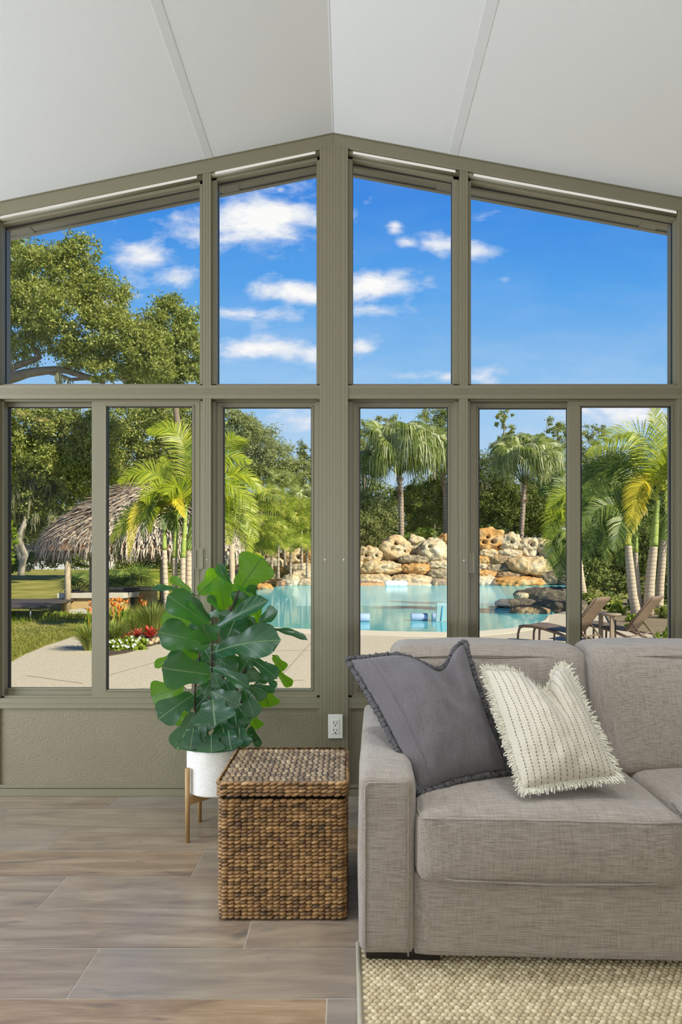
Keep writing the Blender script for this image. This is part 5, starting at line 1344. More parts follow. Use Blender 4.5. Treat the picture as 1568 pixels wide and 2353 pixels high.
feather_palm('feather_palm', 'leaning low palm whose fronds hang over the right end of the rocks', [(1345, 1400), (1335, 1330), (1325, 1250)], None,
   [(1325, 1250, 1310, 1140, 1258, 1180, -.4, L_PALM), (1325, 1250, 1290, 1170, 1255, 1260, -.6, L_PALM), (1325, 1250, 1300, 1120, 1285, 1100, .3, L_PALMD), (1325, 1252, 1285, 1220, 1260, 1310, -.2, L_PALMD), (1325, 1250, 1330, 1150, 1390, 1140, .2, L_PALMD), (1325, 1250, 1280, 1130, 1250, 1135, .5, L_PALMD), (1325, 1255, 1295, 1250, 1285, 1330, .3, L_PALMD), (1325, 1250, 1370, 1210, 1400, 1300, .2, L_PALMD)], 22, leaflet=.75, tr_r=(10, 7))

def fan_leaf(parent, c, nrm, up, r, lm, blades=30, spread=2.5, droop=.0, width=.05, stem=None, name='fan_leaf', split=.45):
    """palmate leaf: blades radiate from c around the axis 'up' in the plane with normal nrm"""
    nrm = Vector(nrm).normalized(); up = Vector(up); up = (up - nrm * up.dot(nrm)).normalized(); sd = up.cross(nrm)
    V = []; Q = []; k = 0
    for i in range(blades):
        a = (i / (blades - 1) - .5) * 2 * spread + random.uniform(-.03, .03)
        d = up * math.cos(a) + sd * math.sin(a); L = r * (.82 + .18 * math.cos(a)) * random.uniform(.88, 1.08)
        w = nrm.cross(d) * width * .5
        p1 = c + d * L * split + nrm * L * .04; p2 = c + d * L * (.78 if not droop else .66) + Vector((0, 0, -droop * L * .12)); p3 = p2 + (d * (1 - droop * .75) * L * .3 + Vector((random.uniform(-.05, .05) * L, 0, -droop * L * .75)))
        V += [c - w * .15, c + w * .15, p1 + w, p1 - w, p2 + w * .7, p2 - w * .7, p3 + w * .15, p3 - w * .15]
        Q += [(k, k + 1, k + 2, k + 3), (k + 3, k + 2, k + 4, k + 5), (k + 5, k + 4, k + 6, k + 7)]; k += 8
    F2 = [tuple(q) for q in Q]; VV = [tuple(v) for v in V]
    if stem is not None:
        m = MB(); m.tube([stem, stem.lerp(c, .5) + Vector((0, 0, .03 * r)), c], [r * .018, r * .014, r * .010], 5); nb = len(VV); VV += m.v; F2 += [tuple(i + nb for i in f) for f in m.f]
    me = bpy.data.meshes.new(name); me.from_pydata(VV, [], F2); me.update(); return link(name, me, lm, parent)
def fan_palm(name, label, trunk, crown, rad, d, lm, nl=30, droop=.75, group=None, tr=(6, 5), blades=30, boots=True, yy=0.75):
    t = thing(name, label, 'palm', P(*trunk[0], d), group); s = d / F
    m = MB(); q = []
    for i in range(len(trunk) - 1):
        for k in range(5): q.append(P(trunk[i][0] + (trunk[i + 1][0] - trunk[i][0]) * k / 5, trunk[i][1] + (trunk[i + 1][1] - trunk[i][1]) * k / 5, d))
    q.append(P(*trunk[-1], d)); m.tube(q, [(tr[0] + (tr[1] - tr[0]) * i / (len(q) - 1)) * s for i in range(len(q))], 12); build('trunk', m, M_FTRUNK, t, True)
    top = P(*trunk[-1], d); cc = P(*crown, d); R_ = rad * s
    if boots:
        m = MB()
        for i in range(46):
            f = random.uniform(-.25, 1.0); a = random.uniform(0, 2 * PI); rr = tr[1] * s
            c = top + Vector((math.cos(a) * rr, math.sin(a) * rr, (f - .75) * tr[1] * s * 9)); o_ = Vector((math.cos(a), math.sin(a), .9 + random.uniform(-.3, .6)))
            sdv = Vector((-math.sin(a), math.cos(a), 0)) * rr * .35; e = c + o_ * rr * random.uniform(.8, 1.7)
            m.add([c - sdv, c + sdv, e + sdv * .5, e - sdv * .5, c + o_.cross(sdv).normalized() * rr * .2], [(0, 1, 2, 3), (0, 4, 1), (0, 3, 4), (1, 4, 2)])
        build('leaf_base', m, M_BOOT, t).__setitem__('kind', 'stuff')
    for i in range(nl):
        ph = i * 2.399963 + random.uniform(-.3, .3); el = 1.45 - 2.15 * ((i + .5) / nl) ** .8; dp = droop * random.uniform(.55, 1.15)
        dr = Vector((math.cos(ph) * math.cos(el), math.sin(ph) * math.cos(el), math.sin(el) * yy + .12))
        k_ = random.uniform(.42, .72); c = cc + Vector((dr.x * R_ * k_, dr.y * R_ * k_, dr.z * R_ * k_ * .95)); 
        nn = (Vector((dr.x * -.35, dr.y * -.35 - .45, .8)) + Vector((random.uniform(-.5, .5), random.uniform(-.5, .3), random.uniform(-.3, .2))))
        fan_leaf(t, c, nn, dr, R_ * random.uniform(.5, .66), lm, blades, 2.2, dp, R_ * .034, top, split=random.uniform(.35, .5))
    return t
GF = 'tall fan palms behind the boulders'
fan_palm('fan_palm', 'tall ribbon fan palm with thick curtain of drooping blades above the left boulders', [(924, 1345), (923, 1240), (922, 1150), (919, 1095)], (922, 1030), 104, 62, L_FAN, 46, .95, GF, (7, 5.5), 32)
fan_palm('fan_palm', 'ribbon fan palm half hidden by the window stile right of the left palm', [(1026, 1345), (1024, 1220), (1022, 1120), (1020, 1100)], (1008, 1042), 92, 64, L_FAN, 40, .95, GF, (5.5, 4.5), 30)
fan_palm('fan_palm', 'tall fan palm standing alone above the right pool boulders', [(1196, 1345), (1198, 1240), (1203, 1160), (1205, 1115)], (1206, 1050), 88, 60, L_FAN, 44, .85, GF, (6, 5), 32)
fan_palm('fan_palm', 'drooping fan palm hidden mostly by the centre post, blades at left pane edge', [(846, 1345), (840, 1220), (838, 1150)], (838, 1080), 60, 66, L_FAN, 26, .95, GF, (5, 4), 26)
GP = 'young fan palms beside the pool'; LATER = []
for (tx, by, cx, cy, r, dd, lab) in [(625, 1290, 622, 1160, 52, 46, 'sunny young fan palm just right of the arching frond tips'), (668, 1285, 668, 1175, 44, 48, 'young fan palm with brown skirt left of the small palm trunks'), (694, 1270, 694, 1205, 40, 47, 'slim trunked young fan palm nearest the right pane edge'), (706, 1290, 708, 1150, 44, 52, 'darker fan palm high at the right pane edge behind the slim one'), (604, 1290, 604, 1215, 44, 44, 'low fan palm behind the flat tan rocks'), (640, 1290, 640, 1235, 40, 43, 'low bushy fan palm over the rock with the round hole'), (655, 1290, 650, 1110, 38, 56, 'pale fan palm top furthest back under the oak'), (760, 1300, 760, 1180, 60, 50, 'fan palm behind the centre post')]:
    fan_palm('young_fan_palm', lab, [(tx, by + 40), (tx, by), (cx, cy + r * .35)], (cx, cy), r * 1.25, dd, L_FANY if dd < 50 else L_FAN, 26, .3, GP, (3.2, 2.6), 22, False)
for (px, py, r, dd, lab) in [(600, 1272, 44, 43, 'low spiky palmetto left of the pool behind the flat tan rocks'), (632, 1262, 44, 45, 'spiky palmetto behind the brown topmost rock'), (668, 1256, 42, 46.5, 'spiky palmetto filling in below the slim young palm'), (700, 1258, 40, 48, 'spiky palmetto behind the holed boulder by the centre post'), (585, 1250, 50, 46, 'yellow green palmetto behind the arching frond tips'), (650, 1225, 44, 52, 'palmetto thicket in shade between the young palm stems'), (735, 1255, 46, 49, 'palmetto behind the centre post')]:
    LATER.append((lab, px, py, r, dd))
# ferns and cycads behind the rocks
def tuft(name, label, px, py, r, d, lm, nf=14, leaflet=.4, cat='shrub', el0=.3, group=None):
    t = thing(name, label, cat, P(px, py, d), group); s = d / F; c = P(px, py, d)
    for i in range(nf):
        a = 2 * PI * i / nf + random.uniform(-.2, .2); el = random.uniform(el0, 1.35); L = r * s * random.uniform(.8, 1.1)
        dr = Vector((math.cos(a) * math.cos(el), math.sin(a) * math.cos(el), math.sin(el)))
        frond(t, (c, c + dr * L * .6 + Vector((0, 0, .12 * L)), c + Vector((dr.x, dr.y, dr.z * .75)) * L), leaflet * r * s, lm, n=24, width=r * s * .03, rach=r * s * .012)
    return t
tuft('fern_palm', 'dark green fern palm behind the gap between the two left boulders', 972, 1262, 62, 60, L_PALMD, 18, .28)
tuft('fern_palm', 'green fern palm above the orange holed rock at the right pane', 1136, 1258, 50, 62, L_PALMD, 16, .28)
tuft('fern_palm', 'fern palm at the left pane edge behind the hut corner', 575, 1300, 44, 40, L_PALM, 14, .3)

def palmetto(label, px, py, r, d, lm, nl=9, group='saw palmettos round the hut'):
    t = thing('saw_palmetto', label, 'palmetto', P(px, py, d), group); s = d / F; b = P(px, py, d)
    for i in range(nl):
        a = 2 * PI * i / nl + random.uniform(-.3, .3); el = random.uniform(.35, 1.3)
        dr = Vector((math.cos(a) * math.cos(el), math.sin(a) * math.cos(el) * .7, math.sin(el)))
        c = b + dr * r * s * random.uniform(.55, .95)
        fan_leaf(t, c, (dr.x * -.3 + random.uniform(-.3, .3), -.8, .45), dr, r * s * .55, lm, 26, 2.3, .1, r * s * .028, b)
    return t
palmetto('saw palmetto fan between the hut post and the window stile', 186, 1380, 66, 25.5, L_SAW, 8)
palmetto('saw palmetto with a dark round fan behind the grill box', 292, 1378, 76, 25.5, L_SAW, 9)
palmetto('brighter saw palmetto left of the palm trunks', 332, 1372, 72, 26.5, L_FANY, 9)
palmetto('saw palmetto just right of the window stile with thin stalks', 258, 1374, 66, 26.2, L_SAW, 8)

for (lab, px, py, r, dd) in LATER: palmetto(lab, px, py + 14, r * 1.15, dd, L_FANY, 14, 'palmettos by the pool rocks')

# ------------------------------------------------------------------ thatched hut
HD = 19.7
hut = thing('thatched_hut', 'palm thatched open hut on log posts left of the pool', 'hut', P(155, 1405, HD))
s = HD / F
# roof as a hipped dome: outline ring at the eaves and a short ridge
xL, xR = P(118, 1262, HD + 1.9).x, P(560, 1262, HD + 1.9).x
zE = P(0, 1263, HD).z; zR = P(0, 1106, HD + 1.6).z
cxh, cyh = (xL + xR) / 2, HD + 1.9; hx, hy = (xR - xL) / 2, 2.35
def roofpt(a, t):
    """a around, t 0 at eave .. 1 at the ridge"""
    ca, sa = math.cos(a), math.sin(a); k = 1 / (abs(ca) ** 3.2 + abs(sa) ** 3.2) ** (1 / 3.2)
    w = 1 - t; rx = hx * (.20 + .80 * w) if True else 0
    prof = zE + (zR - zE) * (t ** .60 if t > 0 else 2.2 * t)
    return Vector((cxh + ca * k * (hx * w + .16 * hx * t), cyh + sa * k * (hy * w + .04 * hy * t), prof))
V = []; Q = []; k = 0
rows = 26; 
for r_ in range(rows):
    t0 = r_ / rows; nb_ = int(430 * (1 - t0) + 120)
    for i in range(nb_):
        a = 2 * PI * (i + random.random()) / nb_; tt = t0 + random.uniform(-.012, .022)
        p = roofpt(a, min(1, max(0, tt + .05))); q = roofpt(a, max(-.06, tt - .02)); out = (Vector((math.cos(a), math.sin(a), 0)) + Vector((0, 0, .55))).normalized()
        L = random.uniform(.24, .46); d_ = (q - p).normalized(); d_ = (d_ + Vector((random.gauss(0, .22), random.gauss(0, .22), random.gauss(-.12, .15)))).normalized()
        e = p + d_ * L + out * random.uniform(.02, .20); w = Vector((-math.sin(a), math.cos(a), random.uniform(-.3, .3))) * random.uniform(.016, .036)
        p = p + out * .02
        V += [p - w, p + w, e + w * .5, e - w * .5]; Q.append((k, k + 1, k + 2, k + 3)); k += 4
for i in range(1500):                       # ragged fringe hanging from the eaves
    a = 2 * PI * random.random(); q = roofpt(a, random.uniform(-.02, .05)); out = Vector((math.cos(a), math.sin(a), 0)); L = random.uniform(.18, .42)
    e = q + Vector((random.gauss(0, .05), random.gauss(0, .05), -L)) + out * random.uniform(.0, .14); w = Vector((-math.sin(a), math.cos(a), 0)) * random.uniform(.014, .03); p = q + out * .05 + Vector((0, 0, .05))
    V += [p - w, p + w, e + w * .4, e - w * .4]; Q.append((k, k + 1, k + 2, k + 3)); k += 4
th = npmesh('thatch', np.array([tuple(v) for v in V]), np.array(Q), M_THATCH, hut); th['kind'] = 'stuff'
m = MB(); vs = []; fs = []; na = 48; nt = 8
for j in range(nt + 1):
    for i in range(na): vs.append(roofpt(2 * PI * i / na, j / nt) - Vector((0, 0, .03)))
for j in range(nt):
    for i in range(na): fs.append((j * na + i, j * na + (i + 1) % na, (j + 1) * na + (i + 1) % na, (j + 1) * na + i))
m.add(vs, fs); build('roof_deck', m, M_BOOT, hut, True)
for (px, pt, py, dd, r_) in [(155, 1255, 1405, 0, 6.5), (533, 1255, 1400, 0, 6.5), (210, 1262, 1385, 3.2, 5.5), (500, 1262, 1385, 3.2, 5.5), (372, 1262, 1385, 3.2, 5.0)]:
    D_ = HD + dd; m = MB(); zb = -.24
    m.tube([Vector((P(px, 0, D_).x, D_, zb)), Vector((P(px + 1, 0, D_).x, D_, (zb + zE) / 2)), Vector((P(px, 0, D_).x, D_, zE + .2))], [r_ * 1.12 * D_ / F, r_ * D_ / F, r_ * .95 * D_ / F], 12); build('post', m, M_POST, hut, True)
for (a, b, D_) in (((140, 1264), (546, 1264), HD + .05), ((200, 1270), (510, 1270), HD + 3.2)):
    m = MB(); m.tube([P(*a, D_), P(*b, D_)], 3.5 * D_ / F, 10); build('eave_beam', m, M_POST, hut, True)
m = MB(); m.tube([P(470, 1325, HD + .1), P(522, 1275, HD + .1)], .045, 8); build('brace', m, M_POST, hut, True)
m = MB(); m.tube([P(383, 1275, HD + 1.0), P(402, 1300, HD + 1.0)], .045, 8); build('brace', m, M_POST, hut, True)

def blockthing(name, label, cat, parts):
    (x0, y0, x1, y1, D_, dep) = parts[0][1]
    t = thing(name, label, cat, (P((x0 + x1) / 2, 0, D_).x, D_, -.24))
    for nm, (x0, y0, x1, y1, D_, dep), mt in parts:
        m = MB(); m.box(P(x0, 0, D_).x, P(x1, 0, D_).x, D_, D_ + dep, P(0, y1, D_).z, P(0, y0, D_).z); build(nm, m, mt, t, bevel=.012)
    return t
zb = 1310 + (CAMZ + .245) * F / 19.0
blockthing('bar_counter', 'tan stucco bar counter with thick pale slab top behind the hut post', 'counter',
    [('counter_base', (140, 1376, 276, zb, 19.0 + .95, 1.2), M_STONEBASE), ('counter_top', (131, 1363, 285, 1375, 19.85, 1.5), M_SLABTOP)])
blockthing('low_bench', 'brown stone bench wall behind the bar counter and the orange flowers', 'bench', [('bench_base', (246, 1358, 350, 1388, 21.8, .6), M_STONEBASE), ('bench_top', (244, 1349, 352, 1357, 21.75, .7), M_POST)])
blockthing('grill_box', 'black iron grill box on the far side of the bar counter', 'grill', [('firebox', (287, 1360, 300, 1400, 20.9, .35), M_BLACKIRON), ('grill_lid', (283, 1351, 312, 1359, 20.85, .45), M_BLACKIRON)])
zs_ = 1310 + (CAMZ + .25) * F / 18.6
blockthing('step_slab', 'pale concrete step at the foot of the hut post', 'step', [('step_tread', (158, zs_ - 9, 212, zs_ + 1, 18.6, .8), M_SLABTOP)])
t = thing('serving_tray', 'dark serving tray resting on the pale counter slab', 'tray', P(178, 1363, 20.3))
m = MB(); m.box(P(165, 0, 20.2).x, P(190, 0, 20.2).x, 20.1, 20.4, P(0, 1362.6, 19.85).z, P(0, 1359, 19.85).z); build('tray_base', m, M_BLACKIRON, t, bevel=.01)
m = MB(); m.tube([P(166, 1356.5, 20.2), P(189, 1356.5, 20.2)], .02, 8); m.tube([P(166, 1356.5, 20.2), P(166, 1359.5, 20.2)], .012, 6); m.tube([P(189, 1356.5, 20.2), P(189, 1359.5, 20.2)], .012, 6); build('handle', m, M_BLACKIRON, t, True)
bt = thing('blue_cooler', 'small pale blue cooler in front of the bar counter', 'cooler', P(206, 1404, 18.7))
m = MB(); m.box(P(203, 0, 18.7).x, P(222, 0, 18.7).x, 18.75, 19.1, -.20, P(0, 1386, 18.75).z); build('cooler_body', m, M_LEDGE, bt, bevel=.02)
m = MB(); m.box(P(202, 0, 18.7).x, P(223, 0, 18.7).x, 18.74, 19.11, P(0, 1386, 18.75).z, P(0, 1382, 18.75).z); build('cooler_lid', m, M_FLOAT, bt, bevel=.01)

# dark raised platform left
pb = thing('mesh_daybed', 'wide dark slatted daybed on thin legs at the left of the lawn', 'daybed', P(60, 1412, 16.8))
for i, (y0, y1, dd) in enumerate([(1396, 1402, 0), (1388.5, 1393, 1.3), (1384, 1387, 2.6)]):
    D_ = 16.2 + dd; m = MB()
    xr = [92, 108, 134][i]
    m.box(P(-140, 0, D_).x, P(xr, 0, D_).x, D_, D_ + 1.26, .07 + .005 * i, .13 + .005 * i); build('slat_panel', m, M_MESHBED, pb, bevel=.01)
for (px, D_) in ((70, 16.3), (-100, 16.3), (112, 19.0), (-100, 19.6)):
    m = MB(); x = P(px, 0, D_).x; m.tube([(x, D_, -.34), (x, D_, .08)], .022, 8); build('leg', m, M_SCREW, pb, True)

# far fence and house beyond the oaks
fe = thing('rail_fence', 'brown rail fence far behind the lawn oaks', 'fence', P(110, 1285, 66))
m = MB()
for y in (1278, 1287): m.tube([P(40, y, 66), P(260, y + 1, 66)], .09, 6)
build('rail', m, M_FARFENCE, fe)
for i in range(7):
    m = MB(); m.tube([P(50 + i * 33, 1300, 66), P(50 + i * 33, 1274, 66)], .10, 6); build('post', m, M_FARFENCE, fe)
hs = thing('farm_building', 'blurred low white building far behind the rail fence', 'building', P(130, 1278, 90))
m = MB(); m.box(P(50, 0, 90).x, P(240, 0, 90).x, 90, 96, 1.0, P(0, 1262, 90).z); build('wall', m, M_FARWALL, hs)
m = MB(); m.prism([(P(44, 0, 90).x, P(0, 1263, 90).z), (P(246, 0, 90).x, P(0, 1263, 90).z), (P(230, 0, 90).x, P(0, 1252, 90).z), (P(60, 0, 90).x, P(0, 1252, 90).z)], 89.5, 96.5); build('roof', m, M_BLACKIRON, hs)
for x in (70, 100, 130, 190): 
    m = MB(); m.box(P(x, 0, 90).x, P(x + 12, 0, 90).x, 89.95, 90.1, P(0, 1277, 90).z, P(0, 1268, 90).z); build('window', m, M_SLOT, hs)

# ------------------------------------------------------------------ flower bed
def blades(name, label, c, h, n, lm, spread=.5, w=.010, cat='grass', droop=1.0, group=None, kind=None, r0=.08):
    V = np.zeros((n, 8, 3)); 
    a = RNG.uniform(0, 2 * PI, n); rr = np.sqrt(RNG.uniform(0, 1, n)); sp_ = spread * (.25 + .75 * rr) ; L = h * RNG.uniform(.6, 1.1, n)
    d = np.stack([np.cos(a), np.sin(a)], 1); b = np.array(c)[None, :] + np.concatenate([d * (r0 * rr)[:, None], np.zeros((n, 1))], 1)
    prev = None
    sdv = np.stack([-d[:, 1], d[:, 0] * .6, np.zeros(n)], 1)
    for j, f in enumerate([0, .4, .75, 1.0]):
        out = sp_ * (f ** 1.8) * droop; zz = L * (f - .42 * f ** 3 * np.minimum(1.5, sp_ / h * 1.6))
        p = b + np.concatenate([d * out[:, None], zz[:, None]], 1); ww = w * [1, .9, .6, .08][j]
        V[:, j * 2] = p - sdv * ww * .5; V[:, j * 2 + 1] = p + sdv * ww * .5
    base = np.arange(n)[:, None] * 8
    Q = np.concatenate([base + np.array([[0, 1, 3, 2]]), base + np.array([[2, 3, 5, 4]]), base + np.array([[4, 5, 7, 6]])], 0)
    o = npmesh(name, V.reshape(-1, 3), Q, lm); tag(o, label, cat, group, kind); centre(o); return o
GG = 'fountain grass clumps'
blades('fountain_grass', 'arching fountain grass clump spilling over the path behind the window stile', G(206, 1494, -.25), .62, 650, L_GRASS, .42, .011, group=GG)
blades('fountain_grass', 'fountain grass clump just right of the stile behind the white flowers', G(262, 1478, -.235), .55, 520, L_GRASS, .42, .010, group=GG)
blades('fountain_grass', 'tall upright fountain grass clump below the palm trunks', G(350, 1452, -.235), .78, 800, L_GRASS, .40, .010, group=GG, r0=.3)
blades('fountain_grass', 'dark fountain grass clump behind the red bromeliads', G(310, 1456, -.235), .50, 450, L_GRASS, .35, .010, group=GG, r0=.2)
blades('grass', 'weedy tufts along the lawn edge below the daybed', G(90, 1422, -.30), .22, 500, L_BRIGHT, .10, .03, 'weeds', kind='stuff', r0=1.4)
# lawn blades scattered over the near lawn
n = 16000; V = np.zeros((n, 4, 3)); ok = 0
pyv = RNG.uniform(1402, 1560, n) ; pxv = RNG.uniform(-120, 235, n)
keep = [];
edge = [(20, 1524), (60, 1503), (105, 1484), (140, 1473), (165, 1464), (205, 1456), (236, 1466)]
for i in range(n):
    ex = np.interp(pxv[i], [e[0] for e in edge], [e[1] for e in edge])
    if pxv[i] < 20: ex = 1524 + (20 - pxv[i]) * .34
    if pyv[i] > ex - 1: continue
    g = G(pxv[i], pyv[i], -.30); g.z = terrain(g.x, g.y); h = random.uniform(.02, .055); q = Vector((random.gauss(0, .02), random.gauss(0, .02), h)); w = Vector((random.uniform(.006, .012), random.uniform(-.005, .005), 0))
    V[ok] = [g - w, g + w, g + q + w * .2, g + q - w * .2]; ok += 1
o = npmesh('lawn_grass', V[:ok].reshape(-1, 3), np.arange(ok * 4).reshape(-1, 4), L_LAWN); tag(o, 'short sunlit lawn grass left of the path', 'grass', kind='stuff'); centre(o)

def heliconia(label, c, h, nl=12, nf=3):
    t = thing('heliconia', label, 'flower', c, 'orange flowering plants in the bed')
    c = Vector(c)
    V = []; Q = []; k = 0
    for i in range(nl):
        a = random.uniform(0, 2 * PI); lean = random.uniform(.08, .3); L = h * random.uniform(.55, 1.0); dr = Vector((math.cos(a) * lean, math.sin(a) * lean, 1)); s_ = Vector((math.sin(a + .9), -math.cos(a + .9), 0)) * .035
        b = c + Vector((random.gauss(0, .07), random.gauss(0, .07), 0)); pts = [b, b + dr * L * .45, b + dr * L * .75 + Vector((dr.x, dr.y, 0)) * L * .3, b + dr * L + Vector((dr.x, dr.y, 0)) * L * .6]
        for (p, q, w0, w1) in ((pts[0], pts[1], .15, 1), (pts[1], pts[2], 1, .8), (pts[2], pts[3], .8, .05)):
            V += [p - s_ * w0, p + s_ * w0, q + s_ * w1, q - s_ * w1]; Q.append((k, k + 1, k + 2, k + 3)); k += 4
    npmesh('leaf_clump', np.array([tuple(v) for v in V]), np.array(Q), L_BRIGHT, t)
    for i in range(nf):
        m = MB(); b = c + Vector((random.gauss(0, .12), random.gauss(0, .08), h * random.uniform(.75, 1.15)))
        m.tube([b - Vector((0, 0, h * .7)), b], .006, 5)
        for j in range(3):
            e = b + Vector(((-1) ** j * .07, random.uniform(-.03, .03), .07 + .02 * j)); m.tube([b + Vector((0, 0, .02 * j)), b.lerp(e, .5) + Vector((0, 0, .01)), e], [.012, .018, .002], 6)
        build('flower', m, L_ORANGE, t, True, label='orange bracts')
    return t
for (px, py, h, lab) in [(250, 1450, .55, 'orange heliconia nearest the window stile'), (268, 1438, .66, 'orange heliconia with the tallest bloom'), (288, 1443, .52, 'orange heliconia in the middle of the bed'), (305, 1436, .56, 'orange heliconia in front of the grill box'), (325, 1440, .5, 'orange heliconia beside the tall grass clump'), (205, 1447, .5, 'orange flower behind the arching grass on the path')]:
    heliconia(lab, G(px, py, -.235), h)
def bromeliad(label, c, r, n=22):
    t = thing('bromeliad', label, 'bromeliad', c, 'red bromeliads in the bed'); c = Vector(c)
    V = []; Q = []; k = 0
    for i in range(n):
        a = 2 * PI * i / n * 1.618 * 3 + random.uniform(-.2, .2); el = random.uniform(.35, 1.35); dr = Vector((math.cos(a) * math.cos(el), math.sin(a) * math.cos(el), math.sin(el))); s_ = Vector((-math.sin(a), math.cos(a), 0)) * r * .11
        L = r * random.uniform(.8, 1.15); p0 = c; p1 = c + dr * L * .55; p2 = c + dr * L * .9 + Vector((dr.x, dr.y, -.12)) * L * .15
        V += [p0 - s_ * .7, p0 + s_ * .7, p1 + s_, p1 - s_, p1 - s_, p1 + s_, p2 + s_ * .1, p2 - s_ * .1]; Q += [(k, k + 1, k + 2, k + 3), (k + 4, k + 5, k + 6, k + 7)]; k += 8
    npmesh('leaf_rosette', np.array([tuple(v) for v in V]), np.array(Q), L_RED, t, False); return t
bromeliad('largest red bromeliad beside the garden stones', G(345, 1466, -.235), .30, 30)
bromeliad('red bromeliad behind the white flowers, nearest the stile', G(291, 1474, -.235), .22)
bromeliad('small red bromeliad between the other two rosettes', G(317, 1462, -.235), .22)
bromeliad('orange red bromeliad tucked behind the largest one', G(334, 1455, -.235), .22)
t = thing('flowering_bush', 'low green bush with small white flowers at the deck edge', 'bush', G(292, 1492, -.235), None)
b = [(265, 1485, 24, 15, 10.3), (295, 1480, 26, 16, 10.4), (322, 1479, 20, 14, 10.6), (280, 1494, 26, 10, 10.1), (305, 1491, 26, 10, 10.2)]
V, Q = canopy(b, 9 * 10.3 / F, 3.2, .3, 24); npmesh('foliage', V, Q, L_BRIGHT, t)
m = MB()
for (px, py, rx, ry, dd) in b:
    for i in range(6):
        c = P(px + random.uniform(-rx, rx) * .9, py - ry * random.uniform(.4, 1.1), dd - .15)
        for k in range(5):
            a = 2 * PI * k / 5 + random.random(); m.add([c, c + Vector((math.cos(a) * .016, -.008, math.sin(a) * .016)), c + Vector((math.cos(a + .6) * .024, -.004, math.sin(a + .6) * .024)), c + Vector((math.cos(a + 1.2) * .016, -.008, math.sin(a + 1.2) * .016))], [(0, 1, 2, 3)])
o = build('blossom', m, L_WHITE, t, label='white blossoms'); o['kind'] = 'stuff'
t = thing('ground_cover', 'bright ground cover with white blooms below the second lounger back', 'bush', P(1530, 1460, 11.9), None)
V, Q = canopy([(1520, 1462, 18, 9, 11.9), (1545, 1452, 20, 12, 12.2), (1470, 1425, 14, 9, 14.6), (1412, 1448, 16, 8, 13.6), (1450, 1440, 20, 7, 14)], 8 * 12 / F, 3.0, .3, 20); npmesh('foliage', V, Q, L_BRIGHT, t)

for (px, py, r, dd, lab) in [(1420, 1412, 30, 17, 'low leafy plant on the tan soil beside the round table'), (1390, 1400, 34, 19, 'low leafy plant behind the first wicker backrest'), (1545, 1420, 34, 16, 'leafy plant at the right frame behind the second lounger'), (1448, 1428, 20, 14.8, 'small plant at the foot of the leftmost palm trunk'), (1360, 1395, 34, 20, 'leafy plant between the stile and the first wicker backrest')]:
    t = thing('leafy_plant', lab, 'plant', G(px, py, -.225), 'low plants behind the loungers'); D_ = G(px, py, -.225).y
    V, Q = canopy([(px, py - r * .4, r, r * .55, D_)], 8 * D_ / F, 2.4, .3, 18); npmesh('foliage', V, Q, L_BRIGHT if r < 32 else L_OAK, t)
# ------------------------------------------------------------------ boulders
def boulder(label, box, d, mt, holes=(), dep=.8, rough=.16, name='boulder', group=None, sub=5, seed=None, flat=0.0):
    x0, y0, x1, y1 = box; s = d / F
    seed = random.uniform(0, 900) if seed is None else seed
    c = P((x0 + x1) / 2, (y0 + y1) / 2, d); rx, rz = (x1 - x0) / 2 * s, (y1 - y0) / 2 * s; ry = (rx + rz) * .5 * dep * 1.15
    bm = bmesh.new(); bmesh.ops.create_icosphere(bm, subdivisions=sub, radius=1.0)
    H = []
    for (hx_, hy_, hr) in holes:
        u, w = (hx_ - (x0 + x1) / 2) / ((x1 - x0) / 2), -(hy_ - (y0 + y1) / 2) / ((y1 - y0) / 2); hr *= .72; H.append((u, w, hr / ((x1 - x0) / 2), hr / ((y1 - y0) / 2)))
    mr = min(rx, rz)
    for v in bm.verts:
        n = v.co.copy(); p = n.copy()
        # squarer than a ball
        k = (abs(p.x) ** 3 + abs(p.y) ** 3 + abs(p.z) ** 3) ** (1 / 3); p = p / k * (.55 + .45 * k) if k else p
        q = Vector((p.x * rx, p.y * ry, p.z * rz))
        sc = 1.0 / max(mr, .05)
        a = mnoise.noise(Vector((q.x * sc * .55 + seed, q.y * sc * .55, q.z * sc * .8))); b2 = mnoise.fractal(Vector((q.x * sc * 1.7 + seed, q.y * sc * 1.7, q.z * sc * 2.2)), .8, 2.1, 4)
        cl = mnoise.voronoi(Vector((q.x * sc * .9 + seed, q.y * sc * .9, q.z * sc * 1.3)))[0]
        rg = mnoise.ridged_multi_fractal(Vector((q.x * sc * 1.3, q.y * sc * 1.3 + seed, q.z * sc * 1.9)), .9, 2.2, 4, 1.0, 2.0)
        q += n * (mr * (rough * 1.9 * a + rough * .8 * b2 + .36 * (cl[1] - cl[0] - .25) - .055 * (rg - 1.0)))
        for (u, w, ru, rw) in H:
            if p.y < 0:
                e = ((p.x - u) / ru) ** 2 + ((p.z - w) / rw) ** 2
                if e < 3.5: q.y += ry * .8 * math.exp(-e * 1.6)
        v.co = q
    me = bpy.data.meshes.new(name); bm.to_mesh(me); bm.free()
    o = link(name, me, mt, None, True); o.location = c
    tag(o, label, 'rock', group or 'boulders of the pool waterfall wall'); return o
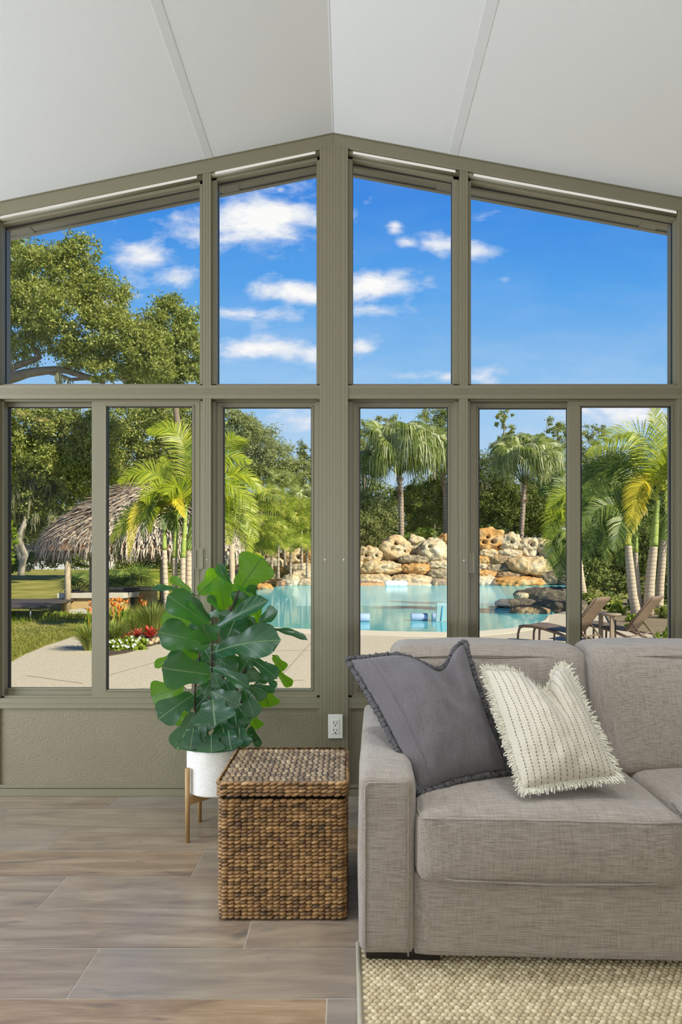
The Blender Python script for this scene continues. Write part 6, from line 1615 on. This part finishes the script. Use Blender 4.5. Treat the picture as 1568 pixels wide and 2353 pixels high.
RK = [
 ('flat brown rock topmost under the fan palms behind the fig', (610, 1268, 662, 1290), 58, R_BROWN, ()), ('round tan boulder with one dark hole near the right pane edge', (650, 1261, 704, 1300), 57.5, R_TAN, [(687, 1281, 6)]),
 ('tan boulder cut off by the centre post, right of the holed one', (694, 1258, 735, 1306), 57, R_ORANGE, ()), ('long flat tan slab just above the big fig leaf tip', (588, 1283, 660, 1306), 57, R_PALE, ()),
 ('orange lump in the second row behind the fig', (622, 1302, 676, 1326), 56.5, R_ORANGE, ()), ('pale ledge rock below the holed boulder', (656, 1294, 728, 1316), 56, R_PALE, ()),
 ('tan block left in the third row behind the fig', (594, 1314, 645, 1336), 55.6, R_TAN, ()), ('pale rock right in the third row beside the centre post', (666, 1310, 730, 1334), 55.4, R_PALE, ()),
 ('craggy pale waterline rock in the middle behind the fig', (648, 1320, 694, 1349), 54.8, R_PALE, ()), ('orange waterline rock nearest the fig', (594, 1331, 656, 1352), 54.5, R_ORANGE, ()), ('low tan waterline rock beside the centre post', (684, 1328, 740, 1350), 54.6, R_TAN, ()),
 ('low orange waterline rock at the far left of the pool', (560, 1340, 630, 1362), 45, R_ORANGE, ()),
 ('tall tan boulder hidden behind the centre post', (725, 1262, 800, 1312), 57, R_TAN, ()), ('wide pale boulder low behind the centre post', (720, 1302, 812, 1350), 55.5, R_PALE, ()), ('low tan rock hidden left of the centre pane', (780, 1280, 834, 1330), 56, R_TAN, ()),
 ('tan boulder with twin dark holes at the left of the centre pane', (820, 1255, 880, 1294), 57, R_TAN, [(841, 1277, 6), (864, 1277, 5)]), ('tallest round boulder left of the palm trunk', (872, 1232, 946, 1294), 57.5, R_TAN, [(931, 1268, 3), (908, 1249, 6)]),
 ('pale boulder leaning behind the two tallest ones', (934, 1229, 980, 1282), 59, R_PALE, [(946, 1251, 3)]), ('big pale pitted boulder right of the palm trunk', (958, 1234, 1034, 1296), 57, R_PALE, [(985, 1257, 6)]),
 ('orange boulder at the right edge of the centre pane', (1010, 1222, 1066, 1266), 58.5, R_ORANGE, ()), ('fat tan slab across the left of the centre pane', (818, 1287, 926, 1325), 56, R_TAN, ()), ('dark flat slab under the tallest boulders', (914, 1276, 986, 1298), 56, R_MOSSY, ()),
 ('orange square block below the dark slab', (920, 1293, 990, 1322), 55.6, R_ORANGE, ()), ('cream ledge rock right of the orange block', (976, 1288, 1048, 1314), 56, R_PALE, ()), ('mossy dark patched rock above the waterline right of the block', (980, 1308, 1045, 1338), 55.3, R_MOSSY, ()),
 ('long waterline slab at the left of the centre pane', (818, 1318, 900, 1344), 55, R_TAN, ()), ('long waterline slab right of the white floats', (896, 1320, 994, 1348), 54.9, R_TAN, ()), ('tan waterline rock at the right edge of the centre pane', (992, 1328, 1056, 1351), 54.7, R_BROWN, ()),
 ('thin low ledge left of the white floats', (818, 1339, 888, 1352), 54, R_ORANGE, ()), ('thin low ledge under the long waterline slab', (926, 1339, 992, 1351), 53.8, R_PALE, ()),
 ('tan boulder hidden behind the right window frame', (1030, 1262, 1096, 1312), 57, R_TAN, ()), ('low pale boulder hidden behind the right window frame', (1036, 1305, 1106, 1350), 55.5, R_PALE, ()),
 ('jagged orange boulder full of holes at the left of the right pane', (1078, 1210, 1160, 1276), 57.5, R_ORANGE, [(1106, 1247, 6), (1127, 1246, 7), (1115, 1235, 5), (1142, 1258, 6)]), ('round millstone like boulder with one dark centre hole', (1146, 1227, 1196, 1270), 57, R_PALE, [(1172, 1246, 6)]),
 ('pale boulder with an orange pit right of the millstone rock', (1188, 1232, 1238, 1290), 57, R_PALE, [(1218, 1252, 7)]), ('pale twin holed boulder under the hanging frond', (1230, 1237, 1270, 1294), 57, R_PALE, [(1240, 1256, 4), (1257, 1282, 4)]),
 ('flat pale rock below the millstone boulder', (1142, 1262, 1200, 1286), 56.3, R_PALE, ()), ('flat tan rock below the jagged orange boulder', (1096, 1262, 1150, 1284), 56.3, R_TAN, ()), ('brown rounded rock mid wall in the right pane', (1122, 1274, 1170, 1298), 56, R_BROWN, ()),
 ('orange rock mid wall at the right pane edge', (1080, 1276, 1126, 1296), 56, R_ORANGE, ()), ('big overhanging tan slab in the right pane', (1164, 1279, 1268, 1320), 55.4, R_TAN, ()), ('lichen rock left of the overhanging slab', (1112, 1296, 1172, 1318), 55.8, R_MOSSY, ()),
 ('pale rock at the right pane edge under the orange rock', (1078, 1292, 1124, 1314), 55.8, R_PALE, ()), ('orange ledge above the waterline at the right pane edge', (1080, 1310, 1142, 1330), 55.4, R_ORANGE, ()), ('dark tan ledge under the overhanging slab', (1136, 1313, 1206, 1332), 55.2, R_BROWN, ()),
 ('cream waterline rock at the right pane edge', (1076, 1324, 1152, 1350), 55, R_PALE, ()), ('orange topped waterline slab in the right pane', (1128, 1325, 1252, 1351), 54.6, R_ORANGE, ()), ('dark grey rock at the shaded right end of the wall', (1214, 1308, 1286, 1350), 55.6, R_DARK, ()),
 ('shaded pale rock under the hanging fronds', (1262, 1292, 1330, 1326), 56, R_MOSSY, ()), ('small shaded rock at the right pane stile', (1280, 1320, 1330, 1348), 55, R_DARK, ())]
for (lab, bx, d_, mt, hl) in RK: boulder(lab, bx, d_, mt, hl)
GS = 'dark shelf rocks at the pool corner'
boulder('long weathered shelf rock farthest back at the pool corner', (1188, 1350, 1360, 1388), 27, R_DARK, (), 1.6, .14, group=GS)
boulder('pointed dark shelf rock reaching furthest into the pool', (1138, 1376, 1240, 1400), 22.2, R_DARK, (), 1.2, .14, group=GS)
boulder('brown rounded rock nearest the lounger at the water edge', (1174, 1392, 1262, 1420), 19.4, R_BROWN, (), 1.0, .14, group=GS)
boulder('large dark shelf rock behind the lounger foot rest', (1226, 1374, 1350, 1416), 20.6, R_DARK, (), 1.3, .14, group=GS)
boulder('small cream rock on the back of the shelf', (1183, 1361, 1216, 1380), 26, R_PALE, (), 1.0, .16, group=GS)
for i, (bx, lab) in enumerate([((347, 1464, 372, 1482), 'tan garden stone largest of the three by the bromeliads'), ((364, 1470, 386, 1484), 'grey garden stone in front of the palm trunks'), ((336, 1472, 352, 1484), 'small tan garden stone beside the white flowers')]):
    boulder(lab, bx, [11.2, 11.0, 10.9][i], [R_TAN, R_MOSSY, R_TAN][i], (), .9, .12, 'garden_stone', 'stones edging the flower bed', 3)
# earth bank behind the boulders
V = []; Fc = []; nb_ = 60
for j in range(5):
    for i in range(nb_ + 1):
        px = 540 + 820 * i / nb_; d_ = 57 + j * 2.2; top = 1283 - 18 * math.sin(i * .37) - 8 * math.sin(i * .9)
        V.append(P(px, 1350 - (1350 - top) * [0, .6, .9, 1, .9][j], d_))
for j in range(4):
    for i in range(nb_): Fc.append((j * (nb_ + 1) + i, j * (nb_ + 1) + i + 1, (j + 1) * (nb_ + 1) + i + 1, (j + 1) * (nb_ + 1) + i))
m = MB(); m.add(V, Fc); struct(build('earth_bank', m, R_BROWN, None, True))

# ------------------------------------------------------------------ loungers, table, pool furniture
def uvgrid(pts_rows, mat, name, parent, su, sv, th=.02):
    """woven panel through rows of points, with thickness"""
    n, mcol = len(pts_rows), len(pts_rows[0]); me = bpy.data.meshes.new(name); V = []; UV = []; Fc = []
    nrm = Vector((0, 0, 1))
    for side in (0, 1):
        for i, row in enumerate(pts_rows):
            for j, p in enumerate(row):
                q = pts_rows[min(i + 1, n - 1)][j] - pts_rows[max(i - 1, 0)][j]; r_ = row[min(j + 1, mcol - 1)] - row[max(j - 1, 0)]; nn = q.cross(r_).normalized()
                V.append(p + nn * (th / 2 if side else -th / 2)); UV.append((j / (mcol - 1) * su, i / (n - 1) * sv))
    B = n * mcol
    for i in range(n - 1):
        for j in range(mcol - 1):
            a = i * mcol + j; q = (a, a + 1, a + mcol + 1, a + mcol); Fc.append(q[::-1]); Fc.append(tuple(k + B for k in q))
    loop = [j for j in range(mcol)] + [i * mcol + mcol - 1 for i in range(1, n)] + [(n - 1) * mcol + j for j in range(mcol - 2, -1, -1)] + [i * mcol for i in range(n - 2, 0, -1)]
    for i in range(len(loop)):
        a, b = loop[i], loop[(i + 1) % len(loop)]; Fc.append((a, b, b + B, a + B))
    me.from_pydata([tuple(v) for v in V], [], Fc); me.update(); ul = me.uv_layers.new(name='UVMap')
    for lp in me.loops: ul.data[lp.index].uv = UV[lp.vertex_index]
    return link(name, me, mat, parent, True)
def lounger(label, loc, rz, group):
    """local: x along the lounger, foot end at x=0, head at x=1.75; y across; z up"""
    t = thing('sun_lounger', label, 'sun lounger', (0, 0, 0), group)
    W2 = .31
    prof = [(.02, .318), (.12, .338), (.30, .342), (.55, .318), (.80, .282), (1.0, .262), (1.10, .256)]
    rows = [[Vector((x, y, z - .008 * (1 - (y / W2) ** 2))) for y in np.linspace(-W2, W2, 7)] for x, z in prof]
    uvgrid(rows, M_RESIN, 'seat_weave', t, 16, 30)
    bk_ = [(1.08, .275), (1.22, .46), (1.36, .65), (1.50, .83), (1.56, .90)]
    rows = [[Vector((x + .02 * (y / W2) ** 2, y * 1.0, z - .012 * (1 - (y / W2) ** 2) * 0)) for y in np.linspace(-W2, W2, 7)] for x, z in bk_]
    bo = uvgrid(rows, M_RESIN, 'backrest', t, 16, 24, .03)
    for sg in (-1, 1):
        y = sg * (W2 + .012)
        m = MB(); m.tube([(.01, y, .0), (.015, y, .16), (.05, y, .285), (.13, y, .325), (.30, y, .330), (.55, y, .302), (.85, y, .235), (1.15, y, .13), (1.45, y, .02)], [.022, .023, .026, .03, .03, .03, .028, .026, .022], 8)
        build('side_rail', m, M_RESINF, t, True)
        m = MB(); m.tube([(.46, y * .97, .0), (.47, y * .97, .30)], .020, 8); build('leg', m, M_RESINF, t, True)
        m = MB(); m.tube([(1.20, y * .9, .40), (1.36, y * .9, .20), (1.52, y * .9, .015)], .016, 8); build('prop', m, M_RESINF, t, True)
        m = MB(); m.tube([(1.08, y * .98, .28), (1.55, y * .98, .90)], .017, 8); build('backrest_edge', m, M_RESINF, bo, True)
    for (x, z) in ((1.50, .03), (1.15, .15), (1.35, .205), (.46, .28)):
        m = MB(); m.tube([(x, -W2, z), (x, W2, z)], .014, 8); build('cross_bar', m, M_RESINF, t, True)
    t.location = loc; t.rotation_euler = (0, 0, rz); return t
g_ = G(1190, 1476, ZD)
l1 = lounger('brown wicker lounger nearest the pool, its foot end facing the water', Vector((g_.x + .205, g_.y + .205, ZD)), math.radians(-45), 'wicker sun loungers')
l2 = lounger('brown wicker lounger at the right beside the round table, backrest raised', Vector((4.465, 11.83, ZD)), math.radians(-45), 'wicker sun loungers')
for l_ in (l1, l2): l_.scale = (.93, .93, .96)
T_ = G(1398, 1478, ZD); TD = T_.y; tz = ZD
tb = thing('side_table', 'round weathered brown table between the two wicker loungers', 'table', T_)
m = MB(); c = P(1403, 1411, TD); m.lathe([(.16, -.028), (.188, -.02), (.192, 0), (.186, .012), (.05, .015)], (c.x, c.y, c.z), 28); build('tabletop', m, M_TABLE, tb, True)
for (dx, dy) in ((-.02, -.12), (-.13, .10), (.12, .12)):
    m = MB(); m.box(c.x + dx - .035, c.x + dx + .035, c.y + dy - .025, c.y + dy + .025, ZD, c.z - .025); build('leg', m, M_TABLE, tb, bevel=.006)

# furniture standing in the shallow ledge of the pool
def roll(label, px0, px1, pyb, h, group):
    D_ = G(0, pyb, ZW).y; s = D_ / F; x0, x1 = P(px0, 0, D_).x, P(px1, 0, D_).x; t = thing('pool_headrest', label, 'pool lounger', ((x0 + x1) / 2, D_, ZW + .002), group)
    m = MB(); pr = []
    R_ = h * s / 2
    m2 = MB(); m2.tube([(x0, D_, ZW + R_), (x1, D_, ZW + R_)], R_, 20); build('headrest_roll', m2, M_LEDGE, t, True, .01)
    m3 = MB(); m3.tube([(x1 + .001, D_, ZW + R_), (x1 + .004, D_, ZW + R_)], R_ * .45, 16); build('roll_opening', m3, M_LEDGEP, t, True, label='dark hollow end')
    return t
roll('pale blue pool lounger roll at the left pane edge', 812, 850, 1428, 19, 'in pool lounger rolls')
roll('pale blue pool lounger roll in the middle of the pane', 945, 983, 1426, 17, 'in pool lounger rolls')
roll('pale blue pool lounger roll beside the upright aqua panel', 993, 1012, 1424, 15, 'in pool lounger rolls')
D_ = G(0, 1429, ZW).y
t = thing('pool_chair', 'upright aqua panel chair back standing in the shallow pool', 'pool chair', (P(1018, 0, D_).x, D_, ZW))
m = MB(); v = [P(1002, 1428.6, D_), P(1036, 1428.6, D_), P(1038, 1385, D_ + .12), P(1005, 1385, D_ + .12)]
m.add(v + [q + Vector((0, .05, 0)) for q in v], [(0, 1, 2, 3), (7, 6, 5, 4), (0, 4, 5, 1), (1, 5, 6, 2), (2, 6, 7, 3), (3, 7, 4, 0)]); build('backrest_panel', m, M_LEDGEP, t, bevel=.008)
m = MB(); v = [P(1014, 1426, D_ - .02), P(1017, 1426, D_ - .02), P(1019, 1393, D_ + .08), P(1017, 1393, D_ + .08)]; m.add(v + [q + Vector((0, .03, 0)) for q in v], [(0, 1, 2, 3), (7, 6, 5, 4), (0, 4, 5, 1), (1, 5, 6, 2), (2, 6, 7, 3), (3, 7, 4, 0)]); build('slot', m, M_WATER, t, label='dark vertical slot')
for (x0, x1, lab) in ((884, 908, 'white float cushion leftmost of three at the foot of the far rocks'), (900, 917, 'smallest white float cushion between the other two at the far rocks'), (911, 937, 'white float cushion rightmost and largest at the far rocks')):
    D_ = 52.5; c = P((x0 + x1) / 2, 1341, D_); s = D_ / F
    mb = rounded_box(c.x - (x1 - x0) / 2 * s, c.x + (x1 - x0) / 2 * s, c.y - .4, c.y + .4, ZW + .004, ZW + 11 * s, .19, 10, (0, 0, .08)); 
    o = build('float_cushion', mb, M_FLOAT, None, True); tag(o, lab, 'pool float', 'white floats'); centre(o)
